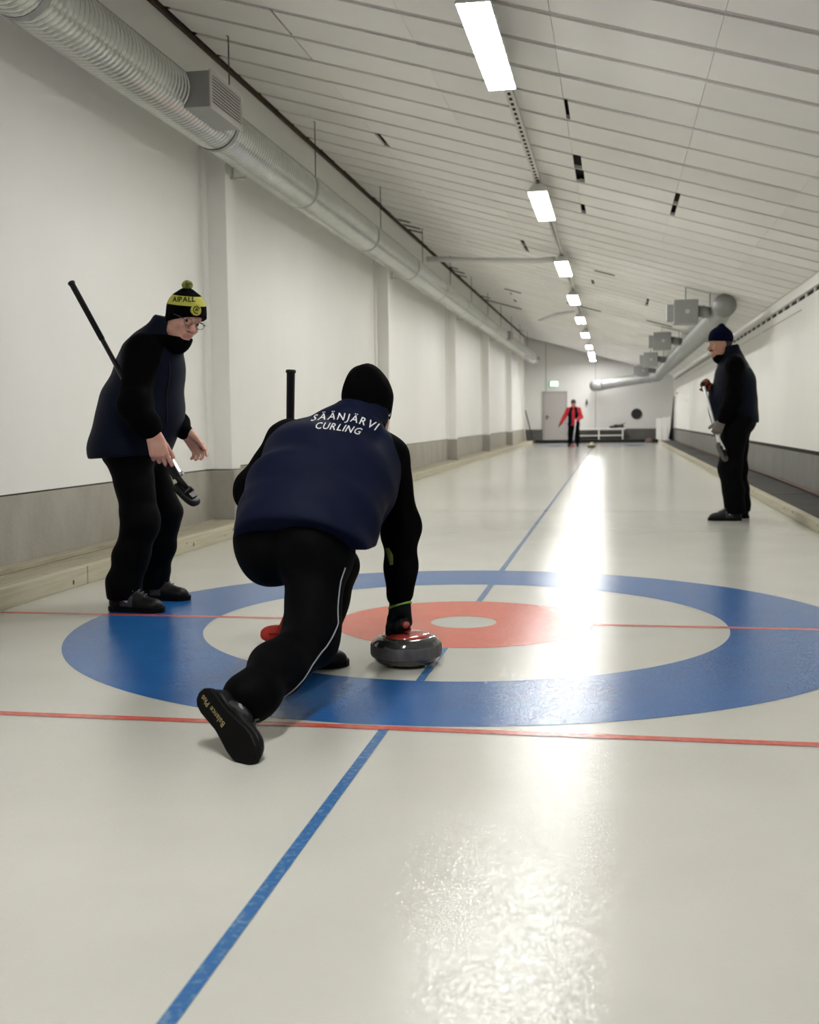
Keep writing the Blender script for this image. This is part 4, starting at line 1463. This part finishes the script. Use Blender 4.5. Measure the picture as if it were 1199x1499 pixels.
left = np_mesh('person', P, Q, [SKIN, LIP], None, O, matfn=lips(HL, HF))
left.location = O
tag(left, 'person in black and yellow pompom hat and glasses, leaning forward with a broom', 'person')
eyes(left, HL, HF, O)
cloth('hair', [EL(HL(0, -.018, .02), (.081, .096, .085), HF)], .006, HAIR_G, left, O, cuts=[(-HF[2], HL(0, 0, -.03)), (HF[1], HL(0, .015, 0))])
# glasses
gm = empty('glasses', (0, 0, 0)); gm.parent = left
m = MB()
for sg in (-1, 1):
    c = HL(sg * .034, .112, .004)
    m.tube([c + HF[0] * .024 * math.cos(a) + HF[2] * .0175 * math.sin(a) - HF[1] * .004 * abs(math.cos(a)) for a in np.linspace(0, 2 * math.pi, 25)], .0016, 6, caps=False)
    m.tube([HL(sg * .058, .107, .010), HL(sg * .078, .085, .012), HL(sg * .082, .0, .006), HL(sg * .08, -.02, -.01)], .0018, 6)
m.tube([HL(-.010, .112, .009), HL(0, .117, .011), HL(.010, .112, .009)], .0016, 6)
kid(m, 'spectacle_frame', STEEL, gm, O)
m = MB()
for sg in (-1, 1):
    c = HL(sg * .034, .111, .004)
    n = 20
    v = [c + HF[0] * .0235 * math.cos(a) + HF[2] * .017 * math.sin(a) + HF[1] * z for z in (-.0008, .0008) for a in np.linspace(0, 2 * math.pi, n, endpoint=False)]
    m.add(v, [tuple(range(n - 1, -1, -1)), tuple(range(n, 2 * n))] + [(k, (k + 1) % n, n + (k + 1) % n, n + k) for k in range(n)])
    kid(m, 'lens', GLASS, gm, O, False)
    m = MB()
# hat
BF = frame(nrm(f0 * A(1, 1, .45)), (-.03, .0, 1))
hb = HL(0, -.010, .050)


def hatcol(c):
    z = (c - hb) @ BF[2]
    return np.where((z > .018) & (z < .064), 1, 0)


P, Q = sdf_mesh([EL(hb + BF[2] * .000, (.085, .104, .070), BF, .01), K(hb + BF[2] * .0, hb + BF[2] * .050, .084, .054, .01, BF, (1, 1.14, 1)),
                 K(hb - BF[2] * .10, hb - BF[2] * .004, .104, .098, .006, BF, (1, 1.15, 1))], .0042,
                cuts=[(-BF[2] + BF[1] * .28, hb - BF[2] * .064), (BF[2], hb + BF[2] * .11)], smooth=1, noise=folds(4, .001, 80))
zz_ = (P - hb) @ BF[2]
for lim_ in (.018, .064):       # clean edges for the yellow band
    k_ = abs(zz_ - lim_) < .0026
    P[k_] += (lim_ - zz_[k_])[:, None] * BF[2]
hat = np_mesh('beanie', P, Q, [KNIT, YELLOW], left, O, None, hatcol)
hat['label'] = 'black knitted hat with yellow band'
pc = hb + BF[2] * .116
cloth('pompom', [EL(pc, (.028, .028, .024), BF)], .004, POM, hat, O, noise=lambda X, Y, Z: .004 * np.sin(X * 420) * np.sin(Y * 390 + 1) * np.sin(Z * 410), smooth=0, label='yellow-green and black pompom')
side = nrm(A(.25, -1, 0))
text_on(hat, [('AIPALL', 0)], KNIT, 'lettering', hat, O, hb + BF[2] * .029 + side * .05 - A(.004, 0, 0), (.97, .24, 0), BF[2], .034, off=.0015, depth=.3, spacing=.6, bold=.02)
# round yellow badge on the cuff
nb = nrm(A(.72, -.70, .05)); bx_ = nrm(np.cross(A(0, 0, 1), nb)); by_ = np.cross(nb, bx_)
bc_ = hb + nb * .118 + BF[2] * -.026
m = MB()
n = 24
v = [bc_ + bx_ * .027 * math.cos(a) + by_ * .027 * math.sin(a) + nb * z for z in (-.006, .006) for a in np.linspace(0, 2 * math.pi, n, endpoint=False)]
v = [q - nb * (.10 * ((q - bc_) @ bx_) ** 2 / .0121 * .5) for q in v]
m.add(v, [tuple(range(n - 1, -1, -1)), tuple(range(n, 2 * n))] + [(k, (k + 1) % n, n + (k + 1) % n, n + k) for k in range(n)])
bdg = kid(m, 'badge', YELLOW, hat, O, False)
m = MB()
m.tube([bc_ + bx_ * .017 * math.cos(a) + by_ * .017 * math.sin(a) + nb * .006 for a in np.linspace(.3, 5.2, 16)], .0022, 6)
m.tube([bc_ + bx_ * -.006 + by_ * -.004 + nb * .006, bc_ + bx_ * .002 + by_ * .009 + nb * .006, bc_ + bx_ * .008 + by_ * -.004 + nb * .006], .003, 6)
kid(m, 'badge_emblem', KNIT, bdg, O)
# clothes
tp = [K(rhip, lhip, .115, None, .05), K(pel, pel + A(.02, 0, .1), .135, .13, .06, TF, (1.2, 1, 1)), EL(pel + A(-.045, 0, -.02), (.13, .17, .13), None, .05)]
tp += limb([rhip, rkn, rkn * .5 + ran * .5 + A(-.012, 0, 0), ran + A(-.012, 0, .03), ran + A(-.01, 0, -.025)], [.112, .092, .084, .080, .082], .05)
tp += limb([lhip, lkn, lkn * .5 + lan * .5, lan + A(0, 0, .03), lan + A(.0, 0, -.025)], [.12, .088, .080, .074, .076], .05)
fa = folds(41, .0035, 42, (.5, .5, 1.3))
cloth('trousers', tp, .008, BLACKT, left, O, noise=fa, smooth=2, cuts=[(A(0, 0, -1), A(0, 0, .062))])
sp = [K(chest, neck, .13, .085, .05, TF, (1.3, 1, 1)), K(pel, chest, .13, .13, .05, TF, (1.3, 1, 1)), K(lsh, rsh, .07, None, .05)]
sp += limb([rsh, rel, rel * .4 + rwr * .6, rwr + A(-.012, .0, .02)], [.086, .080, .062, .047], .04)
sp += limb([lsh, lel, lel * .4 + lwr * .6, lwr + A(-.015, 0, .015)], [.082, .074, .056, .043], .04)
sp += [K(neck + A(.015, 0, -.03), HL(0, .010, -.085), .076, .074, .03), K(neck + A(.03, -.01, -.02), HL(.0, .035, -.120), .07, .062, .03)]
sweater = cloth('sweater', sp, .0075, BLACKC, left, O, noise=folds(42, .005, 36, (.6, .6, 1.5)), smooth=2,
                cuts=[(nrm(HF[2] * 1.0 + A(-.25, 0, .2)), HL(.02, .04, -.088))])
h0, h1 = A(-1.775, .31, .855), A(-1.72, .31, 1.03)
vp = [K(A(-1.790, .295, .825), h1, .192, .188, .07, TF, (1.34, 1, 1)), K(h1, chest + A(-.008, 0, 0), .182, .164, .07, TF, (1.15, 1, 1)),
      K(chest, A(-1.615, .285, 1.365), .155, .112, .07, TF, (1.3, 1, 1)), K(rsh + A(-.03, .03, -.01), lsh + A(-.02, -.03, -.01), .085, None, .07),
      K(A(-1.865, .31, .82), A(-1.79, .31, 1.05), .12, .12, .08, TF, (1.35, 1, 1)),
      K(neck - A(.01, 0, .04), neck + A(.012, 0, .035), .098, .092, .04)]
vest = cloth('vest', vp, .0075, NAVY_L, left, O, noise=folds(43, .006, 24, (.7, .7, 1.2)), smooth=2,
             cuts=[(nrm(A(.06, .0, -1)), A(-1.78, .3, .790)), (nrm(A(.30, -.05, 1)), A(-1.60, .28, 1.512))])
m = MB(); m.tube(drop_on(vest, O, [A(-1.47, .16, z) for z in np.linspace(1.28, .92, 20)], None, .0005), .0035, 6); kid(m, 'zip', BLACKM, vest, O)
shoe(left, O, A(-1.853, .105, 0), (1, -.03, 0), (0, 0, 1), .31, True, True)
shoe(left, O, A(-1.862, .480, 0.0), (1, .02, 0), (0, 0, 1), .305, True, False)
# broom slung under the right arm
b_, d_ = broom((-2.000, .105, 1.676), (-1.418, .030, .668), (-1.380, .022, .607), (.72, -.12, -.62), (.30, .9, .25), (.080, .040), CARBON, BLACKM,
               'black broom with oval black pad slung under the left person\'s arm', rad=.0125, grip=.34)
pc = A(-1.380, .022, .607)
a_, c_ = A(-1.480, .036, .776), A(-1.428, .030, .690)
dd = nrm(c_ - a_)
sx = nrm(np.cross(dd, A(0, 1, 0)))
m = MB(); m.obox((a_ + c_) / 2, dd, sx, np.cross(dd, sx), np.linalg.norm(c_ - a_) / 2, .021, .018); kid(m, 'sleeve', BLACKM, b_, pc, False)
if sx[0] < 0:
    sx = -sx
m = MB(); m.obox((a_ + c_) / 2 + sx * .0225, dd, sx, np.cross(dd, sx), np.linalg.norm(c_ - a_) / 2, .003, .013)
m.tube([c_ + sx * .018 - dd * .01, c_ + sx * .036 - dd * .004], .011, 12); kid(m, 'clasp', SILVER, b_, pc, False, label='bright silver clasp')

# ------------------------------------------------------------------ man on the right
O = (1.80, 5.62, 0.0)
pel, chest, neck = A(1.832, 5.62, .96), A(1.790, 5.62, 1.31), A(1.742, 5.62, 1.535)
lsh, lel, lwr = A(1.775, 5.43, 1.425), A(1.762, 5.37, 1.115), A(1.668, 5.385, .915)
rsh, rel, rwr = A(1.755, 5.81, 1.435), A(1.700, 5.84, 1.11), A(1.600, 5.66, 1.225)
lhip, lkn, lan = A(1.80, 5.52, .91), A(1.755, 5.50, .49), A(1.800, 5.50, .10)
rhip, rkn, ran = A(1.835, 5.71, .91), A(1.835, 5.74, .49), A(1.885, 5.75, .10)
TF = frame((-1, -.10, 0), nrm(neck - pel))
HF = frame((-.93, -.32, -.12), (-.10, 0, 1))
hc = A(1.664, 5.60, 1.630)
hp, HL = head_prims(hc, HF, 1.0)
bp_ = hp + [K(neck, hc - HF[2] * .05, .060, .060, .03)]
bp_ += [K(pel, chest, .13, .135, .05, TF, (1.3, 1, 1)), K(chest, neck - A(0, 0, .05), .13, .06, .05, TF, (1.3, 1, 1)), K(lsh, rsh, .055, None, .05)]
bp_ += limb([lsh, lel, lwr], [.05, .042, .029]) + limb([rsh, rel, rwr], [.05, .042, .029])
bp_ += limb([lhip, lkn, lan], [.09, .06, .04]) + limb([rhip, rkn, ran], [.09, .06, .04])
bp_ += [K(lan, A(1.68, 5.49, .055), .034, .026, .02), K(ran, A(1.78, 5.75, .055), .034, .026, .02)]
lh = hand_prims(lwr, (-.45, .05, -.85), (-.3, .9, 0), (-.85, .2, .35), curl=(.8, .85, .9, .9), s=1.0)
rh = hand_prims(rwr, (-.75, -.2, .45), (.2, -.75, -.35), (-.3, -.2, -.8), curl=(.85, .9, .95, .95), s=1.0)
P, Q = sdf_mesh(bp_ + lh + rh, .006, smooth=1)
right = np_mesh('person', P, Q, [SKIN2, LIP], None, O, matfn=lips(HL, HF))
right.location = O
tag(right, 'person in navy beanie and long dark vest standing in profile by the right kerb', 'person')
eyes(right, HL, HF, O)
cloth('hair', [EL(HL(0, -.022, .015), (.082, .092, .09), HF)], .006, HAIR_D, right, O, cuts=[(-HF[2], HL(0, 0, -.045)), (HF[1], HL(0, .012, 0))])
cloth('moustache', [K(HL(-.026, .094, -.052), HL(0, .103, -.047), .006, .0075, .008), K(HL(.026, .094, -.052), HL(0, .103, -.047), .006, .0075, .008)], .003, HAIR_D, right, O)
BF = frame((-.93, -.32, .05), (.02, 0, 1))
bc = HL(0, -.012, .045)
cloth('beanie', [EL(bc + BF[2] * .005, (.090, .112, .105), BF, .02), K(bc + BF[2] * .06, bc + BF[2] * .118 - BF[1] * .0, .055, .028, .05),
                 K(bc - BF[2] * .02, bc + BF[2] * .02, .094, .092, .015, BF, (1, 1.2, 1))], .005, KNIT_N, right, O, cuts=[(-BF[2] * 1 + BF[1] * .0, bc - BF[2] * .022)], noise=folds(5, .0015, 70), smooth=2)
tp = [K(rhip, lhip, .125, None, .05), K(pel, pel + A(0, 0, .1), .15, .15, .06, TF, (1.15, 1, 1)), EL(pel + A(.04, 0, -.04), (.13, .17, .14), None, .05)]
tp += limb([lhip, lkn, lkn * .5 + lan * .5 + A(.01, 0, 0), lan + A(.0, 0, .04), lan + A(0, 0, -.02)], [.128, .100, .094, .088, .09], .05)
tp += limb([rhip, rkn, rkn * .5 + ran * .5, ran + A(0, 0, .04), ran + A(0, 0, -.02)], [.122, .095, .088, .085, .085], .05)
cloth('trousers', tp, .009, BLACKT, right, O, noise=folds(51, .007, 30, (.5, .5, 1.5)), smooth=2, cuts=[(A(0, 0, -1), A(0, 0, .062))])
sp = [K(chest, neck, .13, .085, .05, TF, (1.3, 1, 1)), K(pel, chest, .14, .14, .05, TF, (1.3, 1, 1)), K(lsh, rsh, .07, None, .05)]
sp += limb([lsh, lel, lel * .4 + lwr * .6, lwr + A(.01, 0, .02)], [.088, .082, .066, .052], .04)
sp += limb([rsh, rel, rel * .4 + rwr * .6, rwr + A(.012, 0, -.008)], [.082, .072, .06, .048], .04)
sp += [K(neck + A(-.01, 0, -.03), HL(0, -.005, -.090), .078, .074, .03), K(neck + A(-.03, 0, -.02), HL(0, .02, -.115), .07, .062, .03)]
cloth('sweater', sp, .009, BLACKC, right, O, noise=folds(52, .005, 36), smooth=2, cuts=[(nrm(HF[2] + HF[1] * -.2), HL(0, .03, -.098))])
vp = [K(A(1.795, 5.62, .86), A(1.775, 5.62, 1.10), .185, .200, .08, TF, (1.02, 1, 1)), K(A(1.772, 5.62, 1.08), A(1.785, 5.62, 1.31), .198, .165, .08, TF, (1.08, 1, 1)),
      K(chest, A(1.770, 5.62, 1.47), .160, .112, .07, TF, (1.25, 1, 1)), K(rsh + A(.02, -.03, 0), lsh + A(.02, .03, 0), .085, None, .07),
      K(A(1.895, 5.62, .87), A(1.862, 5.62, 1.25), .115, .11, .08, TF, (1.45, 1, 1)),
      K(neck + A(.015, 0, -.05), neck + A(.008, 0, .045), .100, .092, .04)]
vest = cloth('vest', vp, .009, NAVY_D, right, O, noise=folds(53, .005, 22, (.7, .7, 1)), smooth=2,
             cuts=[(nrm(A(.12, 0, -1)), A(1.79, 5.62, .875)), (nrm(A(-.25, 0, 1)), A(1.745, 5.62, 1.612))])
text_on(vest, [('CURLING', 0)], PRINT, 'lettering', vest, O, A(1.90, 5.60, 1.40), (0, 1, 0), (-.3, 0, 1), .045, off=.003, depth=.3, spacing=1)
shoe(right, O, A(1.868, 5.49, 0), (-1, -.05, 0), (0, 0, 1), .31, True, True)
shoe(right, O, A(1.965, 5.76, 0), (-1, .02, 0), (0, 0, 1), .305, True, False)
g1 = [(p[0], p[1], p[2], p[3] + .005, p[4] + .005, p[5], p[6], p[7], p[8]) for p in lh]
cloth('glove', g1 + [K(lwr + A(.01, 0, .02), lwr, .040, .036, .01)], .005, GLOVE_G, right, O)
g1 = [(p[0], p[1], p[2], p[3] + .005, p[4] + .005, p[5], p[6], p[7], p[8]) for p in rh]
cloth('glove', g1 + [K(rwr + A(.02, 0, -.015), rwr, .040, .036, .01)], .005, GLOVE_O, right, O)
bt, bb = A(1.508, 5.580, 1.278), A(1.652, 5.40, .715)
dd = nrm(bb - bt)
broom(tuple(bt), tuple(bb), (1.672, 5.372, .640), (.40, -.10, -.90), (.5, .8, .2), (.096, .045), WHITEP, GREYPAD, 'white broom with dark grey pad held by the person at right', rad=.0145, grip=.04, socket=WHITEP)

# ------------------------------------------------------------------ player far down the sheet
O = (-0.70, 34.3, 0.0)
pel, chest, neck = A(-.695, 34.3, .82), A(-.70, 34.3, 1.13), A(-.70, 34.3, 1.34)
lsh, lel, lwr = A(-.525, 34.3, 1.27), A(-.435, 34.22, 1.02), A(-.56, 34.05, .90)
rsh, rel, rwr = A(-.875, 34.3, 1.27), A(-1.01, 34.25, 1.02), A(-1.13, 34.15, .80)
lhip, lkn, lan = A(-.605, 34.3, .78), A(-.575, 34.27, .43), A(-.555, 34.3, .09)
rhip, rkn, ran = A(-.785, 34.3, .78), A(-.81, 34.27, .43), A(-.82, 34.3, .09)
TF = frame((0, -1, 0), (0, 0, 1))
HF = frame((.03, -1, -.08), (0, 0, 1))
hc = A(-.70, 34.28, 1.465)
hp, HL = head_prims(hc, HF, .98)
bp_ = hp + [K(neck, hc - HF[2] * .05, .055, .055, .03), K(pel, chest, .12, .13, .05, TF, (1.3, 1, 1)), K(chest, neck - A(0, 0, .05), .12, .06, .05, TF, (1.3, 1, 1)), K(lsh, rsh, .055, None, .05)]
bp_ += limb([lsh, lel, lwr], [.05, .042, .029]) + limb([rsh, rel, rwr], [.05, .042, .029])
bp_ += limb([lhip, lkn, lan], [.085, .058, .04]) + limb([rhip, rkn, ran], [.085, .058, .04])
bp_ += [K(lan, A(-.54, 34.18, .05), .038, .034, .02), K(ran, A(-.84, 34.18, .05), .038, .034, .02)]
rh = hand_prims(rwr, (-.6, -.4, -.75), (.6, -.2, -.5), (.2, -1, .2), curl=(.2, .25, .3, .3))
lh = hand_prims(lwr, (-.7, -.4, -.2), (.0, -.6, -.2), (-.2, -.1, .9), curl=(.9, .9, .95, .95))
P, Q = sdf_mesh(bp_ + rh + lh, .009, smooth=1)
far = np_mesh('person', P, Q, [SKIN2, LIP], None, O, matfn=lips(HL, HF))
far.location = O
tag(far, 'person in red jacket and black vest pointing down at the far end of the ice', 'person')
eyes(far, HL, HF, O)
cloth('beanie', [EL(HL(0, -.01, .05), (.088, .108, .095), HF, .02), K(HL(0, -.01, .045), HL(0, -.01, .075), .09, .086, .01, HF, (1, 1.2, 1))], .008, GREYD, far, O, cuts=[(-HF[2], HL(0, 0, .035))])
cloth('hair', [EL(HL(0, -.02, .01), (.08, .09, .085), HF)], .009, HAIR_D, far, O, cuts=[(-HF[2], HL(0, 0, -.04)), (HF[1], HL(0, .01, 0))])
tp = [K(rhip, lhip, .115, None, .05)] + limb([lhip, lkn, lan + A(0, 0, .0)], [.115, .09, .08], .04) + limb([rhip, rkn, ran], [.115, .09, .08], .04)
cloth('trousers', tp, .012, BLACKT, far, O, smooth=2, cuts=[(A(0, 0, -1), A(0, 0, .06))])
sp = [K(chest, neck, .13, .085, .05, TF, (1.25, 1, 1)), K(pel - A(0, 0, .02), chest, .150, .14, .05, TF, (1.28, 1, 1)), K(lsh, rsh, .07, None, .05)]
sp += limb([lsh, lel, lwr], [.08, .072, .052], .04) + limb([rsh, rel, rwr], [.08, .07, .052], .04)
cloth('jacket', sp, .010, REDC, far, O, smooth=2, noise=folds(61, .005, 30), cuts=[(A(0, 0, -1), A(0, 0, .70))])
vp = [K(pel + A(0, 0, -.02), chest, .158, .152, .05, TF, (1.28, 1, 1)), K(chest, neck - A(0, 0, .06), .148, .10, .05, TF, (1.28, 1, 1)), K(lsh - A(.04, 0, 0), rsh + A(.04, 0, 0), .078, None, .05)]
vp += [K(A(-.70, 34.10, 1.40), A(-.70, 34.10, .66), .075, .075, .01, TF, (.72, 1.6, 1), -1)]
cloth('vest', vp, .010, NAVY_D, far, O, smooth=2, cuts=[(A(0, 0, -1), A(0, 0, .75))], label='dark open vest over the red jacket')
shoe(far, O, A(-.565, 34.36, 0), (.10, -1, 0), (0, 0, 1), .29, False)
shoe(far, O, A(-.815, 34.36, 0), (-.15, -1, 0), (0, 0, 1), .29, False)
cloth('glove', [(p[0], p[1], p[2], p[3] + .005, p[4] + .005, p[5], p[6], p[7], p[8]) for p in rh], .008, GLOVE, far, O)
broom((-.60, 33.97, .985), (-.695, 33.87, .09), (-.70, 33.86, .022), (1, .1, 0), (0, 1, 0), (.09, .045), WHITEP, REDPAD, 'white broom with red pad standing in front of the far red-jacketed person', rad=.016, grip=.06)
